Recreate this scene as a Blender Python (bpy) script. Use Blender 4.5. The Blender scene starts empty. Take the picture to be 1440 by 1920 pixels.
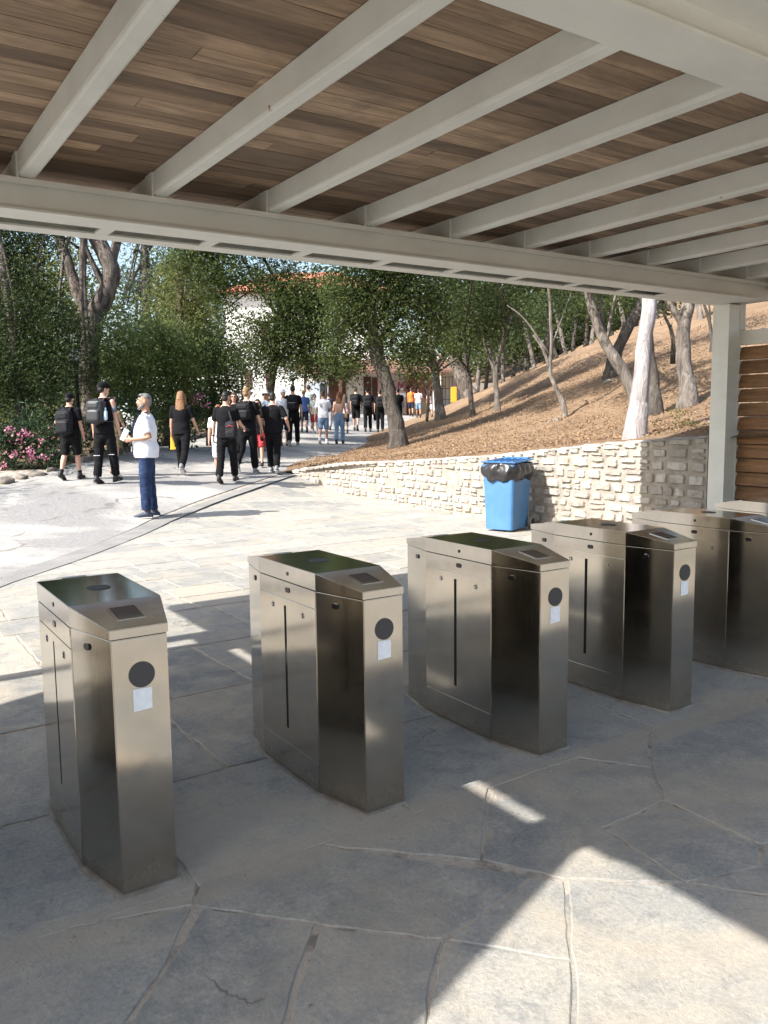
import bpy, bmesh, math, random
import numpy as np
from mathutils import Vector, Matrix, noise as mnoise
sc = bpy.context.scene
COL = sc.collection
R = math.radians
# ------------------------------------------------------------------ camera
FPX, PITCH, ROLL, YAW, CH = 1538.58, .1137, -.0116, .5857, 1.62
cy, sy, cp, sp = math.cos(YAW), math.sin(YAW), math.cos(PITCH), math.sin(PITCH)
Fv = Vector((sy*cp, cy*cp, -sp)); R0 = Vector((cy, -sy, 0)); U0 = R0.cross(Fv)
Rv = R0*math.cos(ROLL)+U0*math.sin(ROLL); Uv = U0*math.cos(ROLL)-R0*math.sin(ROLL)
CP = Vector((0, 0, CH))
cam = bpy.data.cameras.new('camera'); camo = bpy.data.objects.new('camera', cam); COL.objects.link(camo)
cam.sensor_fit = 'VERTICAL'; cam.sensor_height = 36; cam.lens = FPX/1920*36
cam.clip_start = .05; cam.clip_end = 2000
m = Matrix((Rv, Uv, -Fv)).transposed().to_4x4(); m.translation = CP
camo.matrix_world = m; sc.camera = camo
# ------------------------------------------------------------------ world, sun, exposure
SD = Vector((1.10, -.02, -1.0)).normalized()          # direction the light travels
w = bpy.data.worlds.new('World'); sc.world = w; w.use_nodes = True
nt = w.node_tree; nt.nodes.clear()
sky = nt.nodes.new('ShaderNodeTexSky'); sky.sky_type = 'NISHITA'; sky.sun_disc = False
sky.sun_elevation = math.asin(-SD.z); sky.sun_rotation = math.atan2(-SD.x, -SD.y)
sky.dust_density = 2.5; sky.air_density = 1.2
bg = nt.nodes.new('ShaderNodeBackground'); bg.inputs[1].default_value = .14
wo = nt.nodes.new('ShaderNodeOutputWorld')
nt.links.new(sky.outputs[0], bg.inputs[0]); nt.links.new(bg.outputs[0], wo.inputs[0])
sl = bpy.data.lights.new('sun', 'SUN'); sl.energy = 4.9; sl.angle = R(.5); sl.color = (1, .955, .90)
so = bpy.data.objects.new('sun', sl); COL.objects.link(so)
so.rotation_euler = SD.to_track_quat('-Z', 'Y').to_euler()
sc.view_settings.view_transform = 'Standard'; sc.view_settings.look = 'None'
sc.view_settings.exposure = 1.15; sc.view_settings.gamma = 1
rnd = random.Random(7); NP = np.random.RandomState(5)

# ------------------------------------------------------------------ helpers
def at(x, y, D): return CP + D*(Rv*((x-720)/FPX) - Uv*((y-960)/FPX) + Fv)
def mix(nt_, fac, a, b):
    n = nt_.nodes.new('ShaderNodeMix'); n.data_type = 'RGBA'
    for s, v in ((0, fac), (6, a), (7, b)):
        if hasattr(v, 'links'): nt_.links.new(v, n.inputs[s])
        else: n.inputs[s].default_value = v if s == 0 else (*v, 1) if len(v) == 3 else v
    return n.outputs[2]
def ramp(nt_, src, stops):
    n = nt_.nodes.new('ShaderNodeValToRGB'); nt_.links.new(src, n.inputs[0])
    el = n.color_ramp.elements
    while len(el) < len(stops): el.new(.5)
    for e, (p, c) in zip(el, stops): e.position = p; e.color = (*c, 1) if hasattr(c, '__len__') else (c, c, c, 1)
    return n.outputs[0]
def coords(nt_, scale=(1, 1, 1), kind='Object'):
    t = nt_.nodes.new('ShaderNodeTexCoord'); mp = nt_.nodes.new('ShaderNodeMapping')
    mp.inputs['Scale'].default_value = scale; nt_.links.new(t.outputs[kind], mp.inputs[0]); return mp.outputs[0]
def ntex(nt_, vec, scale, detail=5, rough=.55, dist=0):
    n = nt_.nodes.new('ShaderNodeTexNoise'); n.inputs['Scale'].default_value = scale
    n.inputs['Detail'].default_value = detail; n.inputs['Roughness'].default_value = rough
    n.inputs['Distortion'].default_value = dist; nt_.links.new(vec, n.inputs['Vector']); return n.outputs[0]
def vtex(nt_, vec, scale, feature='F1', out=0):
    n = nt_.nodes.new('ShaderNodeTexVoronoi'); n.feature = feature; n.inputs['Scale'].default_value = scale
    nt_.links.new(vec, n.inputs['Vector']); return n.outputs[out]
def bump(nt_, h, strength, dist, bs):
    n = nt_.nodes.new('ShaderNodeBump'); n.inputs['Strength'].default_value = strength; n.inputs['Distance'].default_value = dist
    nt_.links.new(h, n.inputs['Height']); nt_.links.new(n.outputs[0], bs.inputs['Normal']); return n
MATS = {}
def mat(name, c=(.5, .5, .5), rough=.7, metal=0, c2=None, ns=4, lo=.35, hi=.65, bs=0, bd=.01, bscale=30, scale=(1, 1, 1), kind='Object', attr=None, spec=.5):
    if name in MATS: return MATS[name]
    M = bpy.data.materials.new(name); M.use_nodes = True; n = M.node_tree; b = n.nodes['Principled BSDF']
    b.inputs['Roughness'].default_value = rough; b.inputs['Metallic'].default_value = metal
    b.inputs['Specular IOR Level'].default_value = spec
    b.inputs['Base Color'].default_value = (*c, 1)
    v = coords(n, scale, kind)
    if c2 is not None:
        f = ramp(n, ntex(n, v, ns), [(lo, 0), (hi, 1)]); n.links.new(mix(n, f, c, c2), b.inputs['Base Color'])
    if bs: bump(n, ntex(n, v, bscale, 6, .6), bs, bd, b)
    MATS[name] = M; return M
def ob(name, me, material=None, parent=None, smooth=False):
    o = bpy.data.objects.new(name, me); COL.objects.link(o)
    if material is not None and not me.materials: me.materials.append(material)
    if smooth: me.polygons.foreach_set('use_smooth', [True]*len(me.polygons))
    if parent is not None: o.parent = parent
    return o
def tag(o, label=None, cat=None, group=None, kind=None):
    if label: o['label'] = label
    if cat: o['category'] = cat
    if group: o['group'] = group
    if kind: o['kind'] = kind
    return o
def empty(name, loc=(0, 0, 0), rz=0, label=None, cat=None, group=None):
    o = bpy.data.objects.new(name, None); COL.objects.link(o); o.location = loc; o.rotation_euler = (0, 0, rz)
    o.empty_display_size = .1
    return tag(o, label, cat, group)
def copy_tree(o, parent=None):
    c = o.copy(); COL.objects.link(c); c.parent = parent
    for ch in [x for x in bpy.data.objects if x.parent == o]: copy_tree(ch, c)
    return c
class MB:
    def __init__(s): s.v = []; s.f = []
    def add(s, vs, fs):
        k = len(s.v); s.v += [tuple(p) for p in vs]; s.f += [tuple(i+k for i in f) for f in fs]
    def box(s, x0, x1, y0, y1, z0, z1, M=None):
        vs = [Vector(p) for p in ((x0, y0, z0), (x1, y0, z0), (x1, y1, z0), (x0, y1, z0), (x0, y0, z1), (x1, y0, z1), (x1, y1, z1), (x0, y1, z1))]
        if M is not None: vs = [M @ p for p in vs]
        s.add(vs, [(0, 3, 2, 1), (4, 5, 6, 7), (0, 1, 5, 4), (1, 2, 6, 5), (2, 3, 7, 6), (3, 0, 4, 7)])
    def prism(s, poly, z0, z1):
        n = len(poly); s.add([(x, y, z0) for x, y in poly]+[(x, y, z1) for x, y in poly],
            [tuple(range(n-1, -1, -1)), tuple(range(n, 2*n))]+[(i, (i+1) % n, n+(i+1) % n, n+i) for i in range(n)])
    def tube(s, pts, rad, n=12, side=None, cap=True, round_=True):
        pts = [Vector(p) for p in pts]; rad = [r if hasattr(r, '__len__') else (r, r) for r in rad]
        if round_:                                    # rounded ends
            t0 = (pts[0]-pts[1]).normalized(); t1 = (pts[-1]-pts[-2]).normalized()
            a, b = pts[0], pts[-1]; ra, rb = rad[0], rad[-1]
            P0 = []; Q0 = []
            for k in (1., .75, .4): c = math.sqrt(max(.02, 1-k*k)); P0.append(a+t0*min(ra)*k); Q0.append((ra[0]*c, ra[1]*c))
            P1 = []; Q1 = []
            for k in (.4, .75, 1.): c = math.sqrt(max(.02, 1-k*k)); P1.append(b+t1*min(rb)*k); Q1.append((rb[0]*c, rb[1]*c))
            pts = P0+pts+P1; rad = Q0+rad+Q1
        vs = []; N = len(pts); prev = None
        for i, p in enumerate(pts):
            t = (pts[min(i+1, N-1)]-pts[max(i-1, 0)]).normalized()
            if side is not None: a = Vector(side)
            elif prev is None: a = Vector((1, 0, 0)) if abs(t.x) < .8 else Vector((0, 1, 0))
            else: a = prev
            a = (a-t*a.dot(t)).normalized(); prev = a; b = t.cross(a)
            for k in range(n):
                an = 2*math.pi*k/n; vs.append(p+a*math.cos(an)*rad[i][0]+b*math.sin(an)*rad[i][1])
        fs = [(i*n+k, i*n+(k+1) % n, (i+1)*n+(k+1) % n, (i+1)*n+k) for i in range(N-1) for k in range(n)]
        if cap: fs += [tuple(range(n-1, -1, -1)), tuple((N-1)*n+k for k in range(n))]
        s.add(vs, fs)
    def ell(s, c, r, n=12, M=None):
        vs = []; fs = []; h = n//2+1
        for i in range(h+1):
            th = math.pi*i/h
            for k in range(n):
                an = 2*math.pi*k/n
                p = Vector((math.sin(th)*math.cos(an)*r[0], math.sin(th)*math.sin(an)*r[1], math.cos(th)*r[2]))
                if M is not None: p = M @ p
                vs.append(p+Vector(c))
        for i in range(h):
            for k in range(n): fs.append((i*n+k, (i+1)*n+k, (i+1)*n+(k+1) % n, i*n+(k+1) % n))
        s.add(vs, fs)
    def mesh(s, name='m'):
        me = bpy.data.meshes.new(name); me.from_pydata(s.v, [], s.f); me.validate(); me.update(); return me
    def build(s, name, material, parent=None, smooth=False, bevel=0, merge=False):
        me = s.mesh(name)
        if bevel or merge:
            bm = bmesh.new(); bm.from_mesh(me)
            if merge: bmesh.ops.remove_doubles(bm, verts=bm.verts, dist=1e-5)
            if bevel:
                bmesh.ops.bevel(bm, geom=[e for e in bm.edges if len(e.link_faces) == 2 and e.calc_face_angle(0) > .3], offset=bevel, segments=2, affect='EDGES')
            bm.to_mesh(me); bm.free()
        return ob(name, me, material, parent, smooth)
def npmesh(name, V, F):
    me = bpy.data.meshes.new(name); V = np.asarray(V, np.float32); F = np.asarray(F, np.int32); k = F.shape[1]
    me.vertices.add(len(V)); me.vertices.foreach_set('co', V.ravel())
    me.loops.add(F.size); me.loops.foreach_set('vertex_index', F.ravel())
    me.polygons.add(len(F)); me.polygons.foreach_set('loop_start', np.arange(0, F.size, k, dtype=np.int32))
    me.polygons.foreach_set('loop_total', np.full(len(F), k, np.int32)); me.update(calc_edges=True); return me
def remesh(mb, vox, smooth=2, wr=0, wscale=6):
    me = mb.mesh('tmp'); o = bpy.data.objects.new('tmp', me); COL.objects.link(o)
    a = o.modifiers.new('r', 'REMESH'); a.mode = 'VOXEL'; a.voxel_size = vox; a.use_smooth_shade = True
    if smooth: b = o.modifiers.new('s', 'SMOOTH'); b.factor = .5; b.iterations = smooth
    dg = bpy.context.evaluated_depsgraph_get(); dg.update()
    out = bpy.data.meshes.new_from_object(o.evaluated_get(dg))
    bpy.data.objects.remove(o)
    if wr:
        out.update()
        for v in out.vertices:
            q = v.co*wscale; q.z *= 1.6
            d = mnoise.noise(q)+.5*mnoise.noise(q*2.3); v.co += v.normal*d*wr
    return out

# ------------------------------------------------------------------ terrain
WX = [-200, 11.8, 12.9, 14.3, 15.2, 17.3, 18.7, 22.8, 30.5, 60, 400]
WZ = [0, 0, .07, .3, .4, .55, .77, 1.05, 1.75, 3.0, 6.0]
def G(x, y):
    x = np.asarray(x, float); y = np.asarray(y, float)
    ww = y-.45*np.maximum(0, x-4)*np.clip((y-10)/5, 0, 1)
    return sum(np.interp(ww+d, WX, WZ) for d in (-.7, -.35, 0, .35, .7))/5
def g(x, y): return float(G(x, y))
HC = []
for y, z in ((2, 1.55), (6.2, 1.33), (7.64, 1.22), (10.24, .96), (12.86, .78), (14.9, .64), (16.9, .42)): HC.append((8.75, y, z))
HC += [(9.6, 18.6, .5), (16.7, 25.9, .95), (26, 35.2, 1.75), (34, 44, 2.3)]
for px, py, D in ((745, 838, 23), (885, 782, 30), (930, 772, 28), (1058, 782, 20), (1150, 702, 24), (1225, 772, 17), (1288, 757, 17),
                  (1100, 655, 34), (950, 715, 38), (870, 746, 44), (1230, 600, 38), (1330, 568, 40), (1440, 538, 42), (1640, 480, 40), (2000, 380, 40), (1440, 470, 66), (1440, 700, 17)):
    HC.append(tuple(at(px, py, D)))
HC += [(40, 60, 3.4), (60, 60, 9), (90, 40, 22), (60, 10, 14), (30, -5, 6.2), (50, 90, 4.5), (90, 90, 9)]
HC = np.array(HC)
def tps(d2): return .5*d2*np.log(d2+1e-9)
_A = tps(((HC[:, None, :2]-HC[None, :, :2])**2).sum(-1))+np.eye(len(HC))*.6
_P = np.c_[np.ones(len(HC)), HC[:, :2]]
_W = np.linalg.solve(np.block([[_A, _P], [_P.T, np.zeros((3, 3))]]), np.r_[HC[:, 2], 0, 0, 0])
def Hh(x, y):
    x = np.asarray(x, float); y = np.asarray(y, float); q = np.stack([x.ravel(), y.ravel()], 1)
    z = tps(((q[:, None]-HC[None, :, :2])**2).sum(-1)) @ _W[:-3]+_W[-3]+q @ _W[-2:]
    return z.reshape(x.shape)
def top(x, y):
    a = g(x, y)
    return max(a, float(Hh(x, y))) if x > 9 else a
def foot(px, py, d0=6, d1=90):
    D = d0
    while D < d1:
        p = at(px, py, D)
        if p.z <= top(p.x, p.y): break
        D += .05
    p.z = top(p.x, p.y); return p, D

# materials of the ground
def slab_mat():
    M = bpy.data.materials.new('slate_paving'); M.use_nodes = True; n = M.node_tree; b = n.nodes['Principled BSDF']
    v = coords(n); gi = n.nodes.new('ShaderNodeNewGeometry')
    a = n.nodes.new('ShaderNodeAttribute'); a.attribute_name = 'tone'
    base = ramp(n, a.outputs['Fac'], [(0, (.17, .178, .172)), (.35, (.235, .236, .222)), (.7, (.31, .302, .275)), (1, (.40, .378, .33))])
    n1 = ramp(n, ntex(n, v, 3.3, 10, .72, .3), [(.44, 0), (.60, .8)])
    c = mix(n, n1, base, (.36, .338, .292))
    n2 = ramp(n, ntex(n, v, 7.5, 10, .75, .2), [(.50, 0), (.64, .75)]); c = mix(n, n2, c, (.185, .192, .19))
    fine = ramp(n, ntex(n, v, 55, 6, .8), [(.3, .62), (.7, 1.3)])
    mul = n.nodes.new('ShaderNodeMix'); mul.data_type = 'RGBA'; mul.blend_type = 'MULTIPLY'; mul.inputs[0].default_value = .8
    n.links.new(c, mul.inputs[6]); n.links.new(fine, mul.inputs[7])
    st = ramp(n, ntex(n, v, 1.1, 8, .65, .8), [(.46, 0), (.64, .65)])
    c3 = mix(n, st, mul.outputs[2], (.40, .345, .265))
    sp = n.nodes.new('ShaderNodeSeparateXYZ'); n.links.new(v, sp.inputs[0])
    sb = n.nodes.new('ShaderNodeMath'); sb.operation = 'SUBTRACT'; sb.inputs[1].default_value = 2.60; n.links.new(sp.outputs[1], sb.inputs[0])
    ab = n.nodes.new('ShaderNodeMath'); ab.operation = 'ABSOLUTE'; n.links.new(sb.outputs[0], ab.inputs[0])
    am = n.nodes.new('ShaderNodeMath'); am.operation = 'MULTIPLY_ADD'; am.inputs[1].default_value = -.13; n.links.new(ntex(n, v, 4, 8, .7), am.inputs[0]); n.links.new(ab.outputs[0], am.inputs[2])
    c3 = mix(n, ramp(n, am.outputs[0], [(.0, .6), (.04, 0)]), c3, (.36, .31, .245))
    cv = n.nodes.new('ShaderNodeVectorMath'); cv.operation = 'ADD'; cn = n.nodes.new('ShaderNodeTexNoise'); cn.inputs['Scale'].default_value = 2.6; cn.inputs['Detail'].default_value = 6
    n.links.new(v, cn.inputs['Vector']); n.links.new(v, cv.inputs[0]); n.links.new(cn.outputs[1], cv.inputs[1])
    ck = ramp(n, vtex(n, cv.outputs[0], .62, 'DISTANCE_TO_EDGE'), [(.0, 1), (.006, 0)]); gp = ramp(n, ntex(n, v, 1.7), [(.56, 0), (.60, .85)])
    cm = n.nodes.new('ShaderNodeMath'); cm.operation = 'MULTIPLY'; n.links.new(ck, cm.inputs[0]); n.links.new(gp, cm.inputs[1])
    c3 = mix(n, cm.outputs[0], c3, (.07, .06, .05))
    n.links.new(c3, b.inputs['Base Color']); b.inputs['Roughness'].default_value = .62
    add = n.nodes.new('ShaderNodeMath'); add.operation = 'ADD'
    n.links.new(ntex(n, v, 5, 9, .75, .2), add.inputs[0])
    mm = n.nodes.new('ShaderNodeMath'); mm.operation = 'MULTIPLY'; mm.inputs[1].default_value = .25
    n.links.new(ntex(n, v, 60, 5, .7), mm.inputs[0]); n.links.new(mm.outputs[0], add.inputs[1])
    bump(n, add.outputs[0], .6, .02, b); return M
M_slab = slab_mat()
M_mortar = mat('mortar', (.20, .17, .14), .95, c2=(.38, .335, .275), ns=11, lo=.34, hi=.50, bs=.8, bd=.01, bscale=55)
M_road = mat('worn_concrete', (.26, .26, .26), .9, c2=(.40, .375, .34), ns=.9, bs=.6, bd=.02, bscale=14)
def road_mat():
    M = bpy.data.materials.new('worn_road'); M.use_nodes = True; n = M.node_tree; b = n.nodes['Principled BSDF']; v = coords(n)
    c = mix(n, ramp(n, ntex(n, v, .55, 7, .6, .6), [(.42, 0), (.58, 1)]), (.23, .225, .215), (.37, .352, .322))
    f = ramp(n, ntex(n, v, 30, 5, .7), [(.3, .75), (.7, 1.2)])
    mul = n.nodes.new('ShaderNodeMix'); mul.data_type = 'RGBA'; mul.blend_type = 'MULTIPLY'; mul.inputs[0].default_value = 1
    n.links.new(c, mul.inputs[6]); n.links.new(f, mul.inputs[7])
    dv = n.nodes.new('ShaderNodeVectorMath'); dv.operation = 'ADD'
    nn = n.nodes.new('ShaderNodeTexNoise'); nn.inputs['Scale'].default_value = 1.5; n.links.new(v, nn.inputs['Vector'])
    n.links.new(v, dv.inputs[0]); n.links.new(nn.outputs[1], dv.inputs[1])
    cr = ramp(n, vtex(n, dv.outputs[0], .45, 'DISTANCE_TO_EDGE'), [(.004, 1), (.02, 0)])
    gap = ramp(n, ntex(n, v, 1.3), [(.5, 0), (.6, 1)])
    m2 = n.nodes.new('ShaderNodeMath'); m2.operation = 'MULTIPLY'; n.links.new(cr, m2.inputs[0]); n.links.new(gap, m2.inputs[1])
    n.links.new(mix(n, m2.outputs[0], mul.outputs[2], (.15, .14, .125)), b.inputs['Base Color'])
    b.inputs['Roughness'].default_value = .9; bump(n, ntex(n, v, 8, 8, .7), .7, .03, b); return M
M_road = road_mat()
def dirt_mat(name, a_, b_, c_):
    M = bpy.data.materials.new(name); M.use_nodes = True; n = M.node_tree; b = n.nodes['Principled BSDF']; v = coords(n)
    c = mix(n, ramp(n, ntex(n, v, 1.1, 8, .65, .5), [(.4, 0), (.62, 1)]), a_, b_)
    c = mix(n, ramp(n, ntex(n, v, 14, 8, .75), [(.48, 0), (.66, 1)]), c, c_)
    n.links.new(c, b.inputs['Base Color']); b.inputs['Roughness'].default_value = .97; b.inputs['Specular IOR Level'].default_value = .1
    bump(n, ntex(n, v, 9, 10, .75), .9, .08, b); return M
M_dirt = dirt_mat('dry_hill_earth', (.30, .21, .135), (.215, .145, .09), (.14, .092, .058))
M_soil = dirt_mat('shaded_soil', (.14, .105, .07), (.20, .15, .09), (.09, .065, .045))  # darker brown soil tones for the outer ground

# outer ground
xs = np.r_[-260, -160, -90, -50, np.arange(-30, 60, 1.5), 80, 120, 180, 260]
ys = np.r_[-260, -160, -90, -50, np.arange(-30, 70, 1.5), 85, 110, 150, 200, 280]
X, Y = np.meshgrid(xs, ys); Z = G(X, Y)-.06
idx = np.arange(X.size).reshape(X.shape)
Fq = np.stack([idx[:-1, :-1], idx[:-1, 1:], idx[1:, 1:], idx[1:, :-1]], -1).reshape(-1, 4)
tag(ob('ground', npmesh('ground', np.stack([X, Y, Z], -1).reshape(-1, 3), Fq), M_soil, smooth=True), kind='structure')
# hillside
xs = np.r_[np.arange(8.72, 40, .4), np.arange(40, 110, 1.5)]; ys = np.r_[np.arange(-10, 45, .4), np.arange(45, 110, 1.5)]
X, Y = np.meshgrid(xs, ys); Z = Hh(X, Y)
nz = np.array([mnoise.noise(Vector((a*.9, b*.9, 0)))*.07+mnoise.noise(Vector((a*3, b*3, 5)))*.03 for a, b in zip(X.ravel(), Y.ravel())]).reshape(X.shape)
Z = np.maximum(Z, G(X, Y)-.04)+nz*np.clip((X-9)/1, 0, 1)*np.clip((Z-G(X, Y))/.3, 0, 1)
idx = np.arange(X.size).reshape(X.shape)
Fq = np.stack([idx[:-1, :-1], idx[:-1, 1:], idx[1:, 1:], idx[1:, :-1]], -1).reshape(-1, 4)
cz = (Z[:-1, :-1] > G(X[:-1, :-1], Y[:-1, :-1])-.039).ravel()
tag(ob('hillside', npmesh('hillside', np.stack([X, Y, Z], -1).reshape(-1, 3), Fq[cz]), M_dirt, smooth=True), kind='structure')

# drain line (between plaza and road)
DR = [(-9, -3.5), (-2, 4.7), (1.25, 9.05)]+[tuple(foot(a, b)[0].xy) for a, b in ((120, 1052), (300, 978), (380, 946), (460, 918), (547, 889))]
def drain_x(y):
    return float(np.interp(y, [p[1] for p in DR], [p[0] for p in DR]))
# plaza slabs
slabs = MB(); tones = []
def in_slab(poly, tone, inset=.010, dz=0, sub=.05, drape=False):
    P = [Vector((p[0], p[1])) for p in poly]; n = len(P)
    ar = sum(P[i].cross(P[(i+1) % n]) for i in range(n))
    if ar < 0: P.reverse()
    c = sum(P, Vector((0, 0)))/n; Q = []
    for i in range(n):
        a, b, d = P[i-1], P[i], P[(i+1) % n]
        e1 = (b-a); e2 = (d-b)
        if e1.length < 1e-4 or e2.length < 1e-4: continue
        e1.normalize(); e2.normalize(); n1 = Vector((-e1.y, e1.x)); n2 = Vector((-e2.y, e2.x)); k = n1+n2
        if k.length < .2: continue
        k = k/k.length_squared*2; Q.append(b+k*inset)
    ring = []
    for i in range(len(Q)):
        a, b = Q[i], Q[(i+1) % len(Q)]; L = (b-a).length; m_ = max(1, int(L/sub))
        for k in range(m_):
            p = a.lerp(b, k/m_)
            q = p+Vector((mnoise.noise(Vector((p.x*7, p.y*7, tone*9))), mnoise.noise(Vector((p.x*7, p.y*7, 40+tone*9)))))*.009+Vector((mnoise.noise(Vector((p.x*31, p.y*31, 3))), mnoise.noise(Vector((p.x*31, p.y*31, 8)))))*.007
            ring.append(q)
    if len(ring) < 3: return
    N = len(ring); zz = rnd.uniform(-.0015, .0015)+dz
    tx, ty = rnd.uniform(-.002, .002), rnd.uniform(-.002, .002)
    def Zf(p, h): return (g(p.x, p.y) if drape else 0)+h+(zz+(p.x-c.x)*tx+(p.y-c.y)*ty)
    v = [(p.x, p.y, Zf(p, -.02)) for p in ring]+[(p.x, p.y, Zf(p, -.003)) for p in ring]
    inn = [p+(c-p).normalized()*.005 for p in ring]; v += [(p.x, p.y, Zf(p, 0)) for p in inn]
    fs = [(i, (i+1) % N, N+(i+1) % N, N+i) for i in range(N)]+[(N+i, N+(i+1) % N, 2*N+(i+1) % N, 2*N+i) for i in range(N)]
    fs.append(tuple(range(2*N, 3*N))); slabs.add(v, fs); tones.extend([tone]*(2*N+1))
def gz(x, y, z=0): d = Rv*((x-720)/FPX)-Uv*((y-960)/FPX)+Fv; return (CP+d*((z-CH)/d.z)).xy
HAND = [
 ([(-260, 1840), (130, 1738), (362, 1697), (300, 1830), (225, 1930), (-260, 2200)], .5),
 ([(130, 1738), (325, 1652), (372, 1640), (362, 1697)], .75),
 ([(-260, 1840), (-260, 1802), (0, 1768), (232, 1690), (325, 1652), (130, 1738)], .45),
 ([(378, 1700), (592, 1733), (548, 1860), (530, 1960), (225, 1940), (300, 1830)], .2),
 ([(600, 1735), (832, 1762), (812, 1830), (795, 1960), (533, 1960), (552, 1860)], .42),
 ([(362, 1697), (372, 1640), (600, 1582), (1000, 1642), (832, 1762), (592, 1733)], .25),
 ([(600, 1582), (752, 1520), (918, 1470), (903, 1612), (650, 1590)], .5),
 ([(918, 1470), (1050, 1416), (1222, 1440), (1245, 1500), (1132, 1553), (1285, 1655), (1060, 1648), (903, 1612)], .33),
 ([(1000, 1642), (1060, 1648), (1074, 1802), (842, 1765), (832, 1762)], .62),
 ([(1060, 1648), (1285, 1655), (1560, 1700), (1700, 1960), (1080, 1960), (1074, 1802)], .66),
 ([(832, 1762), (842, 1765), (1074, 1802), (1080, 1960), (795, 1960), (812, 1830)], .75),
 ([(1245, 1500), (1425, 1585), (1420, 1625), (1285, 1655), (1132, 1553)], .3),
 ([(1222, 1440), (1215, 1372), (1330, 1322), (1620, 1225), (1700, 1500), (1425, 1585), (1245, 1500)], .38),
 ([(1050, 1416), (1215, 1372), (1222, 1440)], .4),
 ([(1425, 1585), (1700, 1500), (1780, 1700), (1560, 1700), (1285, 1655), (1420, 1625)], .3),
]
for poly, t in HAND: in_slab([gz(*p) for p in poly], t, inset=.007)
SEAM = 2.62
def clipd(poly):                         # keep the plaza side of the drain line
    c = Vector((sum(p[0] for p in poly)/len(poly), sum(p[1] for p in poly)/len(poly)))
    best = None
    for a, b in zip(DR, DR[1:]):
        if a[1] <= c.y <= b[1] or best is None: best = (a, b)
        if c.y > b[1]: best = (a, b)
    a, b = Vector(best[0]), Vector(best[1]); d = (b-a).normalized(); nn = Vector((d.y, -d.x)); out = []
    n = len(poly)
    for i in range(n):
        p, q = Vector(poly[i]), Vector(poly[(i+1) % n]); dp, dq = (p-a).dot(nn), (q-a).dot(nn)
        if dp >= 0: out.append(p)
        if (dp > 0) != (dq > 0): out.append(p.lerp(q, dp/(dp-dq)))
    return out
y = SEAM; k = 0; rr = random.Random(3)
while y < 17.2:
    hgt = rr.uniform(.75, 1.15) if y < 6.5 else rr.uniform(.42, .7)
    x = -9+rr.uniform(0, 1)
    s0 = rr.uniform(-.03, .03)
    while x < 8.8:
        wd = rr.uniform(.8, 1.7) if y < 6.5 else rr.uniform(.5, 1.25)
        x1 = min(x+wd, 8.83)
        if 8.83-x1 < .3: x1 = 8.83
        j = .06 if y < 6.5 else .02
        hj = lambda xx: .05*mnoise.noise(Vector((xx*.8, k*7.3, 0))) if k else 0
        hj1 = lambda xx: .05*mnoise.noise(Vector((xx*.8, (k+1)*7.3, 0)))
        sk = mnoise.noise(Vector((x*3.1, k*1.7, 3)))*j*2; sk1 = mnoise.noise(Vector((x1*3.1, k*1.7, 3)))*j*2
        if x1 >= 8.83: sk1 = 0
        poly = [(x, y+hj(x)), (x1, y+hj(x1)), (x1+sk1, y+hgt+hj1(x1)), (x+sk, y+hgt+hj1(x))]
        if all(p[0] > drain_x(p[1])-2.2 for p in poly):
            poly = clipd(poly)
            if len(poly) >= 3:
                ar = abs(sum(Vector(poly[i]).cross(Vector(poly[(i+1) % len(poly)])) for i in range(len(poly)))/2)
                if ar > .02: in_slab(poly, rr.uniform(0, 1) if y < 6.5 else rr.uniform(.35, 1), .009, drape=True)
        x = x1
    y += hgt; k += 1
# slabs behind and beside the camera
HP = [[tuple(gz(*p)) for p in poly] for poly, t in HAND]
def in_hand(a, b):
    for P_ in HP:
        ins = False
        for (x0_, y0_), (x1_, y1_) in zip(P_, P_[1:]+P_[:1]):
            if (y0_ > b) != (y1_ > b) and a < (x1_-x0_)*(b-y0_)/(y1_-y0_)+x0_: ins = not ins
        if ins: return True
    return False
y = -8
while y < SEAM-.4:
    hgt = rr.uniform(.8, 1.2); y1 = min(y+hgt, SEAM)
    if SEAM-y1 < .4: y1 = SEAM
    x = -9
    while x < 10:
        wd = rr.uniform(.9, 1.6); x1 = x+wd; cx, cyy = (x+x1)/2, (y+y1)/2
        a, b = gz(-260, 2200), gz(1700, 1960)
        cov = [in_hand(a_, b_) for a_ in np.linspace(x, x1, 5) for b_ in np.linspace(y, y1, 5)]
        if sum(cov) < 18: in_slab([(x, y), (x1, y), (x1, y1), (x, y1)], rr.uniform(.2, .9), .012, dz=-.0045 if any(cov) else 0)
        x = x1
    y = y1
me = slabs.mesh('paving_slabs'); me.attributes.new('tone', 'FLOAT', 'FACE').data.foreach_set('value', tones[:len(me.polygons)])
tag(ob('plaza_paving', me, M_slab), kind='structure')
xs = np.arange(-14, 10.01, .5); ys = np.arange(-9, 18.01, .5); X, Y = np.meshgrid(xs, ys); idx = np.arange(X.size).reshape(X.shape)
Fq = np.stack([idx[:-1, :-1], idx[:-1, 1:], idx[1:, 1:], idx[1:, :-1]], -1).reshape(-1, 4)
tag(ob('mortar_bed', npmesh('mortar', np.stack([X, Y, G(X, Y)-.0055], -1).reshape(-1, 3), Fq), M_mortar), kind='structure')

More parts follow.
